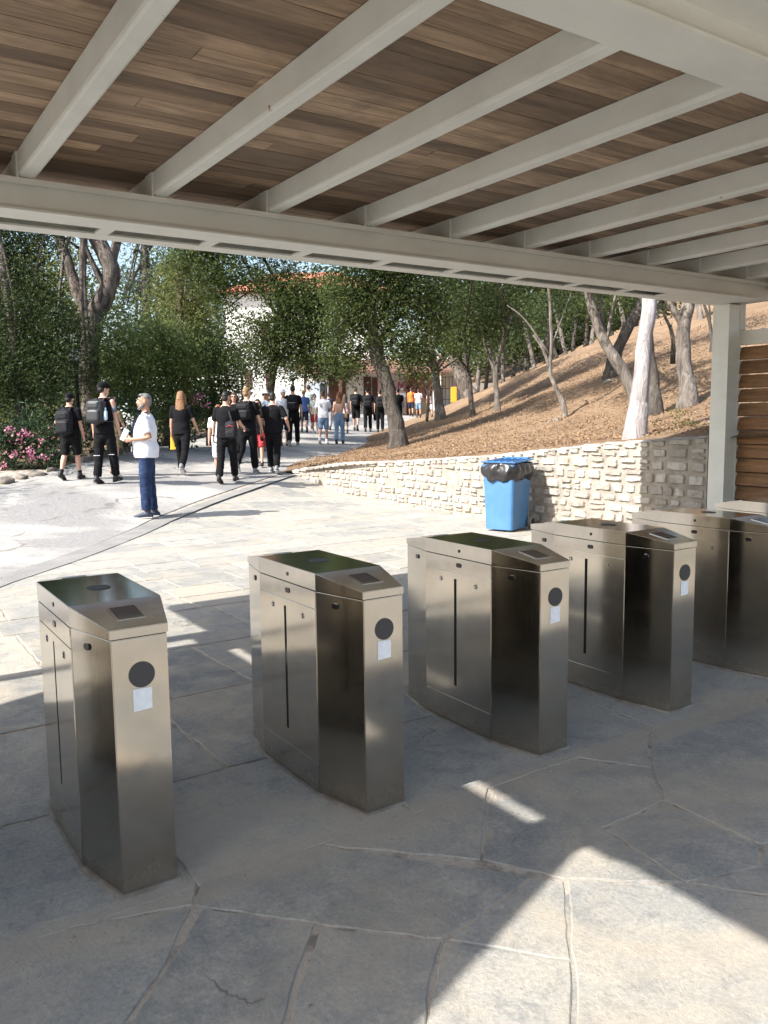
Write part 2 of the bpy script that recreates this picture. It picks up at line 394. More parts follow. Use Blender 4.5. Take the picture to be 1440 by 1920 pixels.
# road: right edge = drain then toe of the hill, left edge = kerb
RL = [(-22, -12), (-15, 2), (-8, 10), (-2.5, 14.4)]+[tuple(foot(a, b)[0].xy) for a, b in ((0, 914), (110, 880), (190, 858), (300, 835), (400, 812), (470, 792), (540, 776))]
RRt = DR+[(9.6, 17.9), (11.3, 19.2), (14.2, 21.9), (18.6, 25.8), (28, 34.6), (38, 44)]
def resample(P, n):
    P = np.array(P, float); d = np.r_[0, np.cumsum(np.hypot(*np.diff(P, axis=0).T))]; t = np.linspace(0, d[-1], n)
    return np.c_[np.interp(t, d, P[:, 0]), np.interp(t, d, P[:, 1])]
n1, n2 = 150, 26
A, B = resample(RL+[(24, 45), (30, 52)], n1), resample(RRt, n1)
B = B+np.c_[-.14*np.ones(n1), .11*np.ones(n1)]
P = np.array([A*(1-t)+B*t for t in np.linspace(0, 1, n2)])
Z = G(P[..., 0], P[..., 1])+.006
nz = np.array([mnoise.noise(Vector((a, b, 0))*.8)*.02 for a, b in P.reshape(-1, 2)]).reshape(Z.shape); nz[-4:] = 0
V = np.dstack([P, Z+np.abs(nz)]).reshape(-1, 3); idx = np.arange(n1*n2).reshape(n2, n1)
Fq = np.stack([idx[:-1, :-1], idx[:-1, 1:], idx[1:, 1:], idx[1:, :-1]], -1).reshape(-1, 4)
tag(ob('road', npmesh('road', V, Fq[:, ::-1]), M_road, smooth=True), kind='structure')
# drain grate
M_grate = mat('galvanised_grate', (.29, .285, .275), .7, .0, c2=(.23, .225, .215), ns=3)
M_dark = mat('dark_void', (.012, .012, .012), .9)
dl = resample(DR[1:], 360); mbg = MB(); mbd = MB(); half = .17
for i in range(len(dl)-1):
    a, b = Vector(dl[i]), Vector(dl[i+1]); t = (b-a).normalized(); nn = Vector((-t.y, t.x)); L = (b-a).length
    z0 = g(*a); Mx = Matrix(((t.x, nn.x, 0, a.x), (t.y, nn.y, 0, a.y), (0, 0, 1, z0), (0, 0, 0, 1)))
    mbg.box(0, .022, -half, half, .004, .0085, Mx)
    for q in (-half, -.105, -.04, .03, .095, half-.016): mbg.box(.022, L, q, q+.016, .004, .008, Mx)
    mbd.box(0, L, -half+.012, half-.012, .001, .0035, Mx)
gr = empty('drain_grate', (0, 0, 0), 0, 'long galvanised drain grate strip crossing the plaza edge', 'drain')
mbg.build('grid', M_grate, gr); mbd.build('channel', M_dark, gr)

# ------------------------------------------------------------------ canopy
M_paint = mat('cream_painted_steel', (.68, .69, .645), .5, c2=(.63, .635, .59), ns=3, bs=.08, bd=.003, bscale=60)
_n = M_paint.node_tree; _b = _n.nodes['Principled BSDF']; _src = _b.inputs['Base Color'].links[0].from_socket; _v = coords(_n)
_c = mix(_n, ramp(_n, ntex(_n, _v, 9, 3, .6), [(.735, 0), (.76, .8)]), _src, (.25, .12, .06))
_c = mix(_n, ramp(_n, ntex(_n, coords(_n, (1, 1, 3)), 1.7, 8, .7), [(.5, 0), (.8, .35)]), _c, (.40, .37, .31)); _n.links.new(_c, _b.inputs['Base Color'])
def wood_mat(name, cols, along='x', sc_=1):
    M = bpy.data.materials.new(name); M.use_nodes = True; n = M.node_tree; b = n.nodes['Principled BSDF']
    a = n.nodes.new('ShaderNodeAttribute'); a.attribute_name = 'tone'
    v = coords(n, (1.3*sc_, 14*sc_, 14*sc_) if along == 'x' else (14*sc_, 1.3*sc_, 14*sc_))
    off = n.nodes.new('ShaderNodeVectorMath'); off.operation = 'ADD'; n.links.new(v, off.inputs[0])
    comb = n.nodes.new('ShaderNodeMath'); comb.operation = 'MULTIPLY'; comb.inputs[1].default_value = 37; n.links.new(a.outputs['Fac'], comb.inputs[0]); n.links.new(comb.outputs[0], off.inputs[1])
    base = ramp(n, a.outputs['Fac'], [(0, cols[0]), (.5, cols[1]), (1, cols[2])])
    gr_ = ramp(n, ntex(n, off.outputs[0], 2.2, 8, .7, .6), [(.30, .5), (.70, 1.4)])
    mul = n.nodes.new('ShaderNodeMix'); mul.data_type = 'RGBA'; mul.blend_type = 'MULTIPLY'; mul.inputs[0].default_value = 1
    n.links.new(base, mul.inputs[6]); n.links.new(gr_, mul.inputs[7])
    st = ramp(n, ntex(n, coords(n, (1, 1.6, 1)), 1.9, 6, .65, .5), [(.48, 0), (.70, .6)])
    c = mix(n, st, mul.outputs[2], (.11, .08, .058))
    n.links.new(c, b.inputs['Base Color']); b.inputs['Roughness'].default_value = .8
    bump(n, ntex(n, off.outputs[0], 3, 8, .7), .35, .01, b); return M
M_board = wood_mat('weathered_roof_boards', [(.15, .10, .066), (.27, .185, .12), (.44, .31, .205)], sc_=.6)
M_slat = wood_mat('varnished_slats', [(.20, .11, .055), (.24, .13, .065), (.28, .15, .075)], 'y')
def tone_attr(o, per, vals=None):
    me = o.data; n = len(me.polygons); r_ = random.Random(len(o.name)+n)
    t = []; 
    while len(t) < n: t += [r_.random()]*per
    me.attributes.new('tone', 'FLOAT', 'FACE').data.foreach_set('value', t[:n])
XA0, XA1 = -1.262, 9.75
cano = empty('entrance_canopy', (8.7, 5.9, 0), 0, 'cream steel canopy with plank ceiling over the turnstiles', 'canopy')
def cbuild(mb, name, material, bevel=0, root=cano):
    o = mb.build(name, material, root, bevel=bevel); o.matrix_parent_inverse = Matrix.Translation(-root.location); return o
mb = MB(); y = 1.08; rb = random.Random(11)
while y < 6.95:
    x = XA0
    while x < XA1:
        x1 = min(x+rb.uniform(2.6, 5.2), XA1)
        dz = rb.uniform(0, .005)
        mb.box(x, x1-.004, y, y+.1325, 3.215+dz, 3.24+dz); x = x1
    y += .137
ceil = cbuild(mb, 'roof_boards', M_board); tone_attr(ceil, 6)
mb = MB(); mb.box(XA0, XA1, 1.08, 7.03, 3.252, 3.30); cbuild(mb, 'roof_sheet', mat('dark_roofing_felt', (.02, .018, .016), .95))  # sheet coloured near black to put shade into the board gaps
JX = 1.012; JS = .812
for i in range(-2, 11):
    x = JX+JS*i
    if x+.1 > XA1: break
    mb = MB(); r_ = .018; h0, h1 = 3.07, 3.2148
    sec = [(x+r_, h0), (x+.1-r_, h0), (x+.1-r_*.3, h0+r_*.3), (x+.1, h0+r_), (x+.1, h1), (x, h1), (x, h0+r_), (x+r_*.3, h0+r_*.3)]
    n = len(sec); mb.add([(a, 2.352, b) for a, b in sec]+[(a, 5.98, b) for a, b in sec], [tuple(range(n-1, -1, -1)), tuple(range(n, 2*n))]+[(q, (q+1) % n, n+(q+1) % n, n+q) for q in range(n)])
    mb.box(x-.012, x, 5.395, 5.52, 3.0655, 3.2135)
    o = cbuild(mb, 'joist', M_paint)
# front box beam with slotted underside
mb = MB(); x0, x1 = XA0, 8.95
mb.box(x0, 8.62, 5.40, 5.65, 2.878, 2.892); mb.box(x0, 8.62, 5.84, 6.0, 2.879, 2.892)
mb.box(x0, x1, 5.452, 5.468, 2.892, 3.05); mb.box(x0, x1, 5.40, 6.0, 3.05, 3.0655)
mb.box(x0, x1, 5.402, 5.412, 3.03, 3.0505)
mb.box(x0, 8.62, 5.985, 6.0, 2.892, 3.05)
ticks = [-1.1, -.3, .5, 1.60, 2.33, 3.08, 3.80, 4.55, 5.29, 6.03, 6.77, 7.42]
ticks = [-1.4, -.66, .09, .84, 1.59, 2.33, 3.08, 3.82, 4.56, 5.30, 6.05, 6.79, 7.40]
for t in ticks: mb.box(t-.04, t+.05, 5.65, 5.84, 2.880, 2.892)
mb.box(7.45, 8.62, 5.65, 5.84, 2.881, 2.892)
cbuild(mb, 'front_beam', M_paint)
mb = MB(); mb.box(XA0, XA1, 2.095, 2.352, 3.07, 3.084); mb.box(XA0, XA1, 2.14, 2.34, 3.084, 3.196); mb.box(XA0, XA1, 1.97, 2.352, 3.196, 3.2105)
cbuild(mb, 'rear_beam', M_paint)
mb = MB(); mb.box(8.62, 8.632, 5.79, 6.0, -.02, 2.877); mb.box(8.632, 8.84, 5.80, 5.812, -.02, 2.877); mb.box(8.632, 8.84, 5.98, 5.992, -.02, 2.877); mb.box(8.84, 8.852, 5.79, 6.0, -.02, 2.877)
mb.box(8.62, 8.95, 5.470, 5.98, 2.8935, 3.048)
cbuild(mb, 'post', M_paint)
mb = MB(); mb.box(8.86, 8.98, 5.82, 5.99, 2.6, 3.05); mb.box(8.74, 8.95, 2.36, 5.39, 2.98, 3.066); cbuild(mb, 'side_beam', M_paint)
for a, b in ((5.55, 2.87), (2.2, 3.07)): mb = MB(); mb.box(-1.1, -.95, a, a+.15, 0, b); cbuild(mb, 'post', M_paint)
# second canopy standing to the left: only its shadow reaches the picture
can2 = empty('side_canopy', (-3, 3, 0), 0, 'second cream steel canopy left of the turnstiles', 'canopy')
mb = MB(); hz = 3.3; sx, syy = 1.1*hz, -.02*hz
q = [(2.21-sx, 2.04-syy), (2.21-sx, 5.60-syy), (-7.5, 3.4), (-7.5, -.2)]
mb.prism(q[::-1], 3.22, 3.30); cbuild(mb, 'roof_sheet', M_paint, root=can2)
for a, b in ((-7.2, .3), (-1.9, 4.6)): mb = MB(); mb.box(a, a+.14, b, b+.14, 0, 3.22); cbuild(mb, 'post', M_paint, root=can2)

# louvre screen
lou = empty('louvre_screen', (8.86, 4, 0), 0, 'timber louvre screen in pale steel frame right of the canopy post', 'screen')
mb = MB(); mb.box(8.855, 8.92, 1.2, 5.935, 2.42, 2.585); mb.box(8.856, 8.919, 5.845, 5.934, 0, 2.42); mb.box(8.856, 8.919, 3.4, 3.48, 0, 2.42); mb.box(8.87, 8.91, 1.2, 5.84, .02, .1)
cbuild(mb, 'frame', M_paint, root=lou)
mb = MB(); nsl = 15; pit = .163; brk = MB()
for i in range(nsl):
    zt = 2.40-pit*i
    for (a, b) in ((3.49, 5.80), (1.25, 3.39)):
        Mx = Matrix.Translation((8.885, 0, zt-.076)) @ Matrix.Rotation(R(24), 4, 'Y')
        mb.box(-.011, .011, a, b, -.078, .078, Mx)
    brk.box(-.035, .035, 5.803, 5.812, -.07, .07, Matrix.Translation((8.885, 0, zt-.076)) @ Matrix.Rotation(R(24), 4, 'Y'))
o = cbuild(mb, 'slats', M_slat, root=lou); tone_attr(o, 6); cbuild(brk, 'bracket', M_paint, root=lou)

# ------------------------------------------------------------------ turnstiles
def steel():
    M = bpy.data.materials.new('brushed_stainless'); M.use_nodes = True; n = M.node_tree; b = n.nodes['Principled BSDF']
    v = coords(n); vs = coords(n, (60, 60, 1.2))
    b.inputs['Metallic'].default_value = 1
    c = mix(n, ramp(n, ntex(n, v, 5, 6, .6), [(.35, 0), (.7, 1)]), (.53, .495, .44), (.46, .43, .38))
    sep = n.nodes.new('ShaderNodeSeparateXYZ'); n.links.new(v, sep.inputs[0])
    ad = n.nodes.new('ShaderNodeMath'); ad.operation = 'ADD'; n.links.new(sep.outputs[2], ad.inputs[0])
    ml = n.nodes.new('ShaderNodeMath'); ml.operation = 'MULTIPLY'; ml.inputs[1].default_value = .12; n.links.new(ntex(n, v, 14, 6, .7), ml.inputs[0]); n.links.new(ml.outputs[0], ad.inputs[1])
    dirt = ramp(n, ad.outputs[0], [(.05, .8), (.12, .3), (.45, 0)])
    c = mix(n, dirt, c, (.21, .17, .135)); n.links.new(c, b.inputs['Base Color'])
    rg = ramp(n, ntex(n, vs, 3, 5, .6), [(.2, .07), (.8, .15)]); r2 = mix(n, dirt, rg, (.6, .6, .6))
    sm = ramp(n, ntex(n, v, 7, 5, .6, .8), [(.5, 0), (.8, .18)]); r3 = mix(n, sm, r2, (.5, .5, .5))
    n.links.new(r3, b.inputs['Roughness'])
    b.inputs['Anisotropic'].default_value = 0
    tg = n.nodes.new('ShaderNodeTangent'); tg.direction_type = 'RADIAL'; tg.axis = 'Z'; n.links.new(tg.outputs[0], b.inputs['Tangent'])
    bump(n, ntex(n, vs, 5, 4, .6), .02, .001, b); return M
M_steel = steel()
M_lens = mat('black_lens', (.015, .013, .013), .12)
M_disc = mat('charcoal_reader', (.045, .042, .045), .45)
M_label = mat('white_paper_label', (.86, .86, .86), .7, c2=(.76, .76, .78), ns=60)
M_screw = mat('screw_steel', (.55, .53, .5), .25, 1)
M_flange = mat('dull_zinc_foot', (.34, .31, .27), .6, .4, c2=(.22, .18, .14), ns=12)
M_glass = mat('smoky_scanner_glass', (.05, .055, .06), .06)
e_, m_, LM, LT, HM, HE, HCp = .0978, .1629, .5469/2, 1.0861/2, .9754, .9336, .9019
def turnstile():
    t = empty('turnstile', (0, 0, 0)); oc = [(-e_, -LT), (e_, -LT), (m_, -LM), (m_, LM), (e_, LT), (-e_, LT), (-m_, LM), (-m_, -LM)]
    mb = MB(); mb.prism([(x-math.copysign(.003, x), y_-math.copysign(.001, y_)) for x, y_ in oc], 0.012, HCp-.004); mb.build('housing', M_steel, t, bevel=.0025)
    mb = MB(); k = .0015
    lo = [(x+math.copysign(k, x), y_+math.copysign(k, y_), HCp) for x, y_ in oc]
    hi = [(x+math.copysign(k, x), y_+math.copysign(k, y_), HE if abs(y_) > .4 else HM) for x, y_ in oc]
    fs = [tuple(range(7, -1, -1))]+[(i, (i+1) % 8, 8+(i+1) % 8, 8+i) for i in range(8)]+[(8, 9, 10, 15), (10, 11, 14, 15), (11, 12, 13, 14)]
    mb.add(lo+hi, fs); mb.build('lid', M_steel, t, bevel=.002)
    for s in (-1, 1):
        a, b = sorted((s*(m_-.0032), s*(m_+.001)))
        mb = MB(); mb.box(a, b, -LM+.004, LM-.004, .823, HCp-.005); mb.build('upper_panel', M_steel, t, bevel=.001)
        mb = MB(); mb.box(a, b, -LM+.004, .000, .147, .819); mb.box(a, b, .021, LM-.004, .147, .819); mb.box(a, b, .0, .0210, .147, .215); mb.box(a, b, .0, .0210, .787, .819)
        d = mb.build('door_panel', M_steel, t)
        mb = MB(); mb.box(s*(m_-.0025)-.0004, s*(m_-.0025)+.0004, .0002, .0208, .2152, .7868); mb.build('slot', M_dark, d)
        for yy in (-.154, .132):
            for j, (rad, mt, off) in enumerate(((.0155, M_screw, .0), (.010, M_dark, .0015), (.0065, M_screw, .0025))):
                mb = MB(); mb.tube([(s*(m_+.0008), yy, .772), (s*(m_+.0025+off), yy, .772)], [rad, rad], 20, round_=False)
                if j == 0: sc_o = mb.build('screw', mt, d, smooth=False)
                else: mb.build('ring' if j == 1 else 'core', mt, t).parent = t
        mb = MB(); mb.box(a, b, -LM+.004, LM-.004, .016, .143); mb.build('kick_panel', M_steel, t, bevel=.001)
        # lenses: stadium shaped
        def stad(cx_, cy_, cz_, tx, ty, hw=.021, hr=.0115, th=.003):
            pts = []
            for q_ in range(24):
                an = 2*math.pi*q_/24; u_ = math.cos(an)*hr+(hw-hr)*(1 if math.cos(an) > 0 else -1); w_ = math.sin(an)*hr
                pts.append((u_, w_))
            nx, ny = ty, -tx
            vs = [(cx_+tx*u_+nx*o_, cy_+ty*u_+ny*o_, cz_+w_) for o_ in (-.003, th) for u_, w_ in pts]; n = 24
            return vs, [tuple(range(n-1, -1, -1)), tuple(range(n, 2*n))]+[(i, (i+1) % n, n+(i+1) % n, n+i) for i in range(n)]
        mb = MB(); vs, fs = stad(s*(m_+.0005), -.019, .862, 0, s); mb.add(vs, fs); mb.build('sensor_lens', M_lens, t)
        mb = MB(); mb.tube([(s*(m_), -.022, .937), (s*(m_+.004), -.022, .937)], [.0085, .0085], 14, round_=False); mb.build('sensor_lens', M_lens, t)
        for e2 in (-1, 1):
            tx, ty = (m_-e_), (LT-LM); L = math.hypot(tx, ty); tx, ty = tx/L, ty/L
            f_ = .62; cx_ = s*(m_-(m_-e_)*.42); cy_ = e2*(LM+(LT-LM)*.42)
            dx, dy = (s*tx, -e2*ty)
            if s*e2 < 0: dx, dy = dx, dy
            vs, fs = stad(cx_-s*.0015, cy_, .852, dx if s*dx > 0 else -dx, dy, .019, .0115)
            # push outwards along the face normal
            nv = Vector((s*ty, e2*tx)); vs = [(v[0]+nv.x*.0005, v[1]+nv.y*.0005, v[2]) for v in vs]
            mb = MB(); mb.add(vs, fs); mb.build('sensor_lens', M_lens, t)
    for e2 in (-1, 1):
        y0 = e2*(LT-.001)
        mb = MB(); mb.tube([(.003, y0-e2*.002, .769), (.003, y0+e2*.003, .769)], [.0445, .0445], 40, side=(1, 0, 0), round_=False); mb.build('card_reader', M_disc, t)
        mb = MB(); mb.add([(-.030, y0+e2*.0012, .644), (.034, y0+e2*.0012, .647), (.035, y0+e2*.0012, .720), (-.029, y0+e2*.0012, .722)], [(0, 1, 2, 3)]); mb.build('label', M_label, t)
        # scanner window in the sloping lid end
        sl_ = (HM-HE)/(LT-LM)
        def zs(y_): return HM-sl_*(abs(y_)-LM)
        mb = MB(); ya, yb = e2*(LM+.075), e2*(LM+.19)
        mb.add([(-.045, yb, zs(yb)+.0025), (.045, yb, zs(yb)+.0025), (.045, ya, zs(ya)+.0025), (-.045, ya, zs(ya)+.0025), (-.045, yb, zs(yb)-.002), (.045, yb, zs(yb)-.002), (.045, ya, zs(ya)-.002), (-.045, ya, zs(ya)-.002)],
               [(0, 1, 2, 3), (7, 6, 5, 4), (0, 4, 5, 1), (1, 5, 6, 2), (2, 6, 7, 3), (3, 7, 4, 0)]); mb.build('scanner_window', M_glass, t)
        mb = MB(); ri = [(-.045, ya), (.045, ya), (.045, yb), (-.045, yb)]; ro = [(-.050, ya-e2*.005), (.050, ya-e2*.005), (.050, yb+e2*.005), (-.050, yb+e2*.005)]
        mb.add([(x, q_, zs(q_)+.0032) for x, q_ in ri+ro]+[(x, q_, zs(q_)-.001) for x, q_ in ro], [(i, (i+1) % 4, 4+(i+1) % 4, 4+i) for i in range(4)]+[(4+i, 4+(i+1) % 4, 8+(i+1) % 4, 8+i) for i in range(4)])
        mb.build('window_frame', M_steel, t)
    mb = MB(); mb.tube([(.01, 0, HM-.001), (.01, 0, HM+.0025)], [.046, .046], 36, side=(1, 0, 0), round_=False); mb.build('indicator', M_disc, t)
    mb = MB(); oc2 = [(x*1.03+math.copysign(.006, x), y_+math.copysign(.010, y_)) for x, y_ in oc]; mb.prism(oc2, -.004, .011); mb.build('base_flange', M_flange, t, bevel=.002)
    return t
TL = ['near the left edge of the picture, the nearest one', 'second from left, standing alone between its two gaps', 'third from left, in front of the blue wheeled bin', 'fourth from left, its lid hiding the bin wheel', 'second from right, cut off by the picture edge', 'farthest right, only its lid end seen before the louvre screen']
T0 = turnstile()
for i in range(-1, 7):
    o = T0 if i == 0 else copy_tree(T0)
    o.location = (.7997+.9936*i, 2.7027+.0176*i+LT, 0)
    o.rotation_euler.z = R([0, 0, .35, -.3, .2, 0, 0, 0][i+1])
    if 0 <= i < 6: tag(o, 'stainless steel turnstile cabinet '+TL[i], 'turnstile', 'turnstiles in a row')
    elif i < 0: tag(o, 'stainless steel turnstile cabinet left of the picture edge', 'turnstile', 'turnstiles in a row')
    else: tag(o, 'stainless steel turnstile cabinet right of the picture edge', 'turnstile', 'turnstiles in a row')

# ------------------------------------------------------------------ stone wall
def wall_mat():
    M = bpy.data.materials.new('rubble_stone'); M.use_nodes = True; n = M.node_tree; b = n.nodes['Principled BSDF']; v = coords(n)
    a = n.nodes.new('ShaderNodeAttribute'); a.attribute_name = 'tone'
    base = ramp(n, a.outputs['Fac'], [(0, (.26, .235, .205)), (.5, (.38, .355, .315)), (1, (.49, .465, .425))])
    c = mix(n, ramp(n, ntex(n, v, 9, 8, .7, .8), [(.50, 0), (.68, .8)]), base, (.22, .19, .16))
    c = mix(n, ramp(n, ntex(n, v, 3.1, 5, .6), [(.55, 0), (.75, .6)]), c, (.42, .30, .20))
    n.links.new(c, b.inputs['Base Color']); b.inputs['Roughness'].default_value = .92
    bump(n, ntex(n, v, 26, 8, .75), .8, .02, b); return M
M_stone = wall_mat()
def wx(y): return float(np.interp(y, [0, 7, 9.5, 11, 13, 15, 16.5, 17.4], [8.62, 8.60, 8.52, 8.58, 8.72, 8.80, 8.74, 8.5]))
def rx_(px, py):
    X_ = 8.62
    for _ in range(4): d = Rv*((px-720)/FPX)-Uv*((py-960)/FPX)+Fv; q = CP+d*(X_/d.x); X_ = wx(q.y)
    return q.y, q.z
WT = [rx_(*q) for q in ((1330, 818), (1150, 830), (915, 855), (745, 865), (640, 868), (560, 879), (545, 884))]
def wtop(y): return float(np.interp(y, [a for a, _ in WT], [b for _, b in WT]))
YE = WT[-1][0]
def wg(y): return g(wx(y), y)-.03
wall = empty('stone_wall', (8.95, 11, 0), 0, 'low dry rubble stone retaining wall along the foot of the hillside', 'wall')
mb = MB(); Yw = np.arange(6.02, YE, .15)
vs = []
for y in Yw:
    x = wx(y)+.030; vs += [(x, y, wg(y)-.3), (x, y, wtop(y)-.012), (x+.33, y, wtop(y)-.012), (x+.33, y, wg(y)-.3)]
N = len(Yw); fs = [(4*i+k, 4*i+(k+1) % 4, 4*i+4+(k+1) % 4, 4*i+4+k) for i in range(N-1) for k in range(4)]+[(0, 3, 2, 1), (4*N-4, 4*N-3, 4*N-2, 4*N-1)]
mb.add(vs, fs); o = mb.build('mortar_core', mat('wall_mortar', (.22, .195, .165), .95, c2=(.34, .305, .26), ns=7, bs=.8, bd=.02, bscale=30), wall); o.matrix_parent_inverse = Matrix.Translation(-wall.location)
mb = MB(); wt = []; rw = random.Random(21)
def stone(y0, y1, z0, z1, topdepth=0, tone=.5):
    nu, nv = 8, 6; vs = []; sd = rw.random()*100; ga = .011
    y0 += ga; y1 -= ga; z0 += ga; z1 -= ga
    if y1-y0 < .03 or z1-z0 < .02: return
    prot = rw.uniform(.008, .022)
    for j in range(nv+1):
        for i in range(nu+1):
            u, v = i/nu*2-1, j/nv*2-1
            uu = u*(1-.10*abs(v)**4); vv = v*(1-.12*abs(u)**4)
            y = (y0+y1)/2+uu*(y1-y0)/2+mnoise.noise(Vector((u*1.3+sd, v*1.3, 1)))*.012; z = (z0+z1)/2+vv*(z1-z0)/2+mnoise.noise(Vector((u*1.3+sd, v*1.3, 9)))*.012
            e = max(abs(u), abs(v)); d = prot*(1-max(0, (e-.8)/.2)**2.0)+mnoise.noise(Vector((y*14, z*14, sd)))*.018*(1 if e < .95 else 0)
            if e > .99: d = -.05
            vs.append((wx(y)+.02-d, y, z))
    fs = [(j*(nu+1)+i, (j+1)*(nu+1)+i, (j+1)*(nu+1)+i+1, j*(nu+1)+i+1) for j in range(nv) for i in range(nu)]
    mb.add(vs, fs); wt.extend([tone]*len(fs))
holes = [(10.9, .45, .60), (12.9, .42, .62), (13.6, .05, .20), (15.7, .22, .36), (16.9, .33, .5)]
z = -.06
while z < 1.5:
    h = rw.uniform(.10, .175); y = 6.02
    while y < YE-.05:
        L = rw.uniform(.11, .38); y1 = min(y+L, YE); ym = (y+y1)/2
        zt = wtop(ym)-.10; zg = wg(ym); z1 = min(z+h, zt)
        if any(abs(ym-hy) < .16 and z < hz1 and z1 > hz0 for hy, hz0, hz1 in holes) and rw.random() < .8: y = y1; continue
        if z1-z > .03 and z1 > zg:
            if z1-z > .12 and rw.random() < .22:
                zm = z+(z1-z)*rw.uniform(.4, .6); stone(y, y1, z, zm, 0, rw.random()); stone(y, y1, zm, z1, 0, rw.random())
            else: stone(y, y1, z+rw.uniform(-.006, .006), z1, 0, rw.random())
        y = y1
    z += h
y = 6.02
while y < YE-.05:                                       # coping stones with a top face
    L = rw.uniform(.16, .38); y1 = min(y+L, YE); t_ = rw.random()
    stone(y, y1, wtop((y+y1)/2)-.10, wtop((y+y1)/2)+.004, 0, t_)
    n = 6; vs = []; sd = rw.random()*50
    for j in range(5):
        for i in range(n+1):
            yy = y+.008+(y1-y-.016)*i/n; xx = wx(yy)+.0+(.33)*j/4; e = max(abs(i/n*2-1), abs(j/4*2-1))
            vs.append((xx, yy, wtop((y+y1)/2)+.012*(1-e**4)+mnoise.noise(Vector((xx*10, yy*10, sd)))*.008-(.02 if e > .99 else 0)))
    fs = [(j*(n+1)+i, (j+1)*(n+1)+i, (j+1)*(n+1)+i+1, j*(n+1)+i+1)[::-1] for j in range(4) for i in range(n)]
    mb.add(vs, fs); wt.extend([t_]*len(fs)); y = y1
me = mb.mesh('stones'); me.attributes.new('tone', 'FLOAT', 'FACE').data.foreach_set('value', wt[:len(me.polygons)])
o = ob('stones', me, M_stone, wall); o.matrix_parent_inverse = Matrix.Translation(-wall.location)

# ------------------------------------------------------------------ wheeled bin
M_blue = mat('blue_plastic', (.05, .155, .34), .45, c2=(.065, .18, .375), ns=5, bs=.05, bd=.003, bscale=40)
M_bag = mat('black_bin_liner', (.022, .022, .024), .28)
M_tyre = mat('grey_rubber', (.17, .165, .155), .8)
A2 = math.atan2(.358, .934)
bn = empty('wheeled_bin', (7.815, 8.53, 0), A2, 'bright blue wheeled litter bin with black liner folded over its rim, before the stone wall', 'bin')
def taper(mb, x0, x1, y0, y1, z0, z1, dx, dy, r=.05, steps=8):
    def ringp(a0, a1, b0, b1, z):
        out = []
        for (cx_, cy_, s) in ((a1-r, b1-r, 0), (a0+r, b1-r, 90), (a0+r, b0+r, 180), (a1-r, b0+r, 270)):
            for k in range(4): an = R(s+30*k); out.append((cx_+math.cos(an)*r, cy_+math.sin(an)*r, z))
        return out
    vs = []
    for i in range(steps+1):
        t = i/steps; vs += ringp(x0-dx*t, x1+dx*t, y0-dy*t, y1+dy*t, z0+(z1-z0)*t)
    n = 16; fs = [(i*n+k, i*n+(k+1) % n, (i+1)*n+(k+1) % n, (i+1)*n+k) for i in range(steps) for k in range(n)]
    fs += [tuple(range(n-1, -1, -1)), tuple(steps*n+k for k in range(n))]; mb.add(vs, fs)
mb = MB(); taper(mb, 0, .53, 0, .43, .03, .93, .03, .035, .05); mb.build('bin_body', M_blue, bn, smooth=False, bevel=0)
mb = MB(); taper(mb, -.045, .60, -.05, .48, .925, .955, .0, .0, .06); mb.build('rim', M_blue, bn)
# liner: crumpled skirt over the rim
n = 96; rows = 10; vs = []
for j in range(rows+1):
    t = j/rows; z = .975-.25*t
    for k in range(n):
        an = 2*math.pi*k/n; ca, sa = math.cos(an), math.sin(an)
        q = (abs(ca)**4+abs(sa)**4)**-.25
        out = .030+.040*math.sin(min(1, t*1.6)*math.pi/2)-.055*max(0, t-.55)/.45
        nzv = mnoise.noise(Vector((ca*3.2, sa*3.2, t*2.4)))*.03+mnoise.noise(Vector((ca*9, sa*9, t*5)))*.014
        rx, ry = .305+out+nzv, .245+out+nzv
        vs.append((.28+ca*q*rx, .215+sa*q*ry, z+mnoise.noise(Vector((ca*2.5, sa*2.5, 7)))*.05*t))
mb = MB(); mb.add(vs, [(j*n+k, (j+1)*n+k, (j+1)*n+(k+1) % n, j*n+(k+1) % n) for j in range(rows) for k in range(n)])
o = mb.build('liner', M_bag, bn, smooth=True); so_ = o.modifiers.new('s', 'SOLIDIFY'); so_.thickness = .004
ld = Matrix.Translation((.28, .215, .985)) @ Matrix.Rotation(R(-2), 4, 'Y')
mb = MB(); mb.box(-.31, .31, -.27, .27, 0, .018, ld); lid = mb.build('bin_lid', M_blue, bn, bevel=.008)
mb = MB()
for yy in (-.2, -.1, 0, .1, .2): mb.box(-.26, .24, yy-.012, yy+.012, .0175, .030, ld)
mb.box(.24, .33, -.2, .2, .015, .04, ld); mb.build('lid_ribs', M_blue, lid)
for yy in (-.045, .475):
    wv = empty('wheel', (0, 0, 0)); wv.parent = bn
    mb = MB(); mb.tube([(.53, yy-.022, .10), (.53, yy-.018, .10), (.53, yy+.018, .10), (.53, yy+.022, .10)], [.088, .10, .10, .088], 28, side=(1, 0, 0), round_=False); mb.build('tyre', M_tyre, wv)
    mb = MB(); mb.tube([(.53, yy-.026, .10), (.53, yy+.026, .10)], [.055, .055], 20, side=(1, 0, 0), round_=False); mb.build('rim', M_bag, wv)
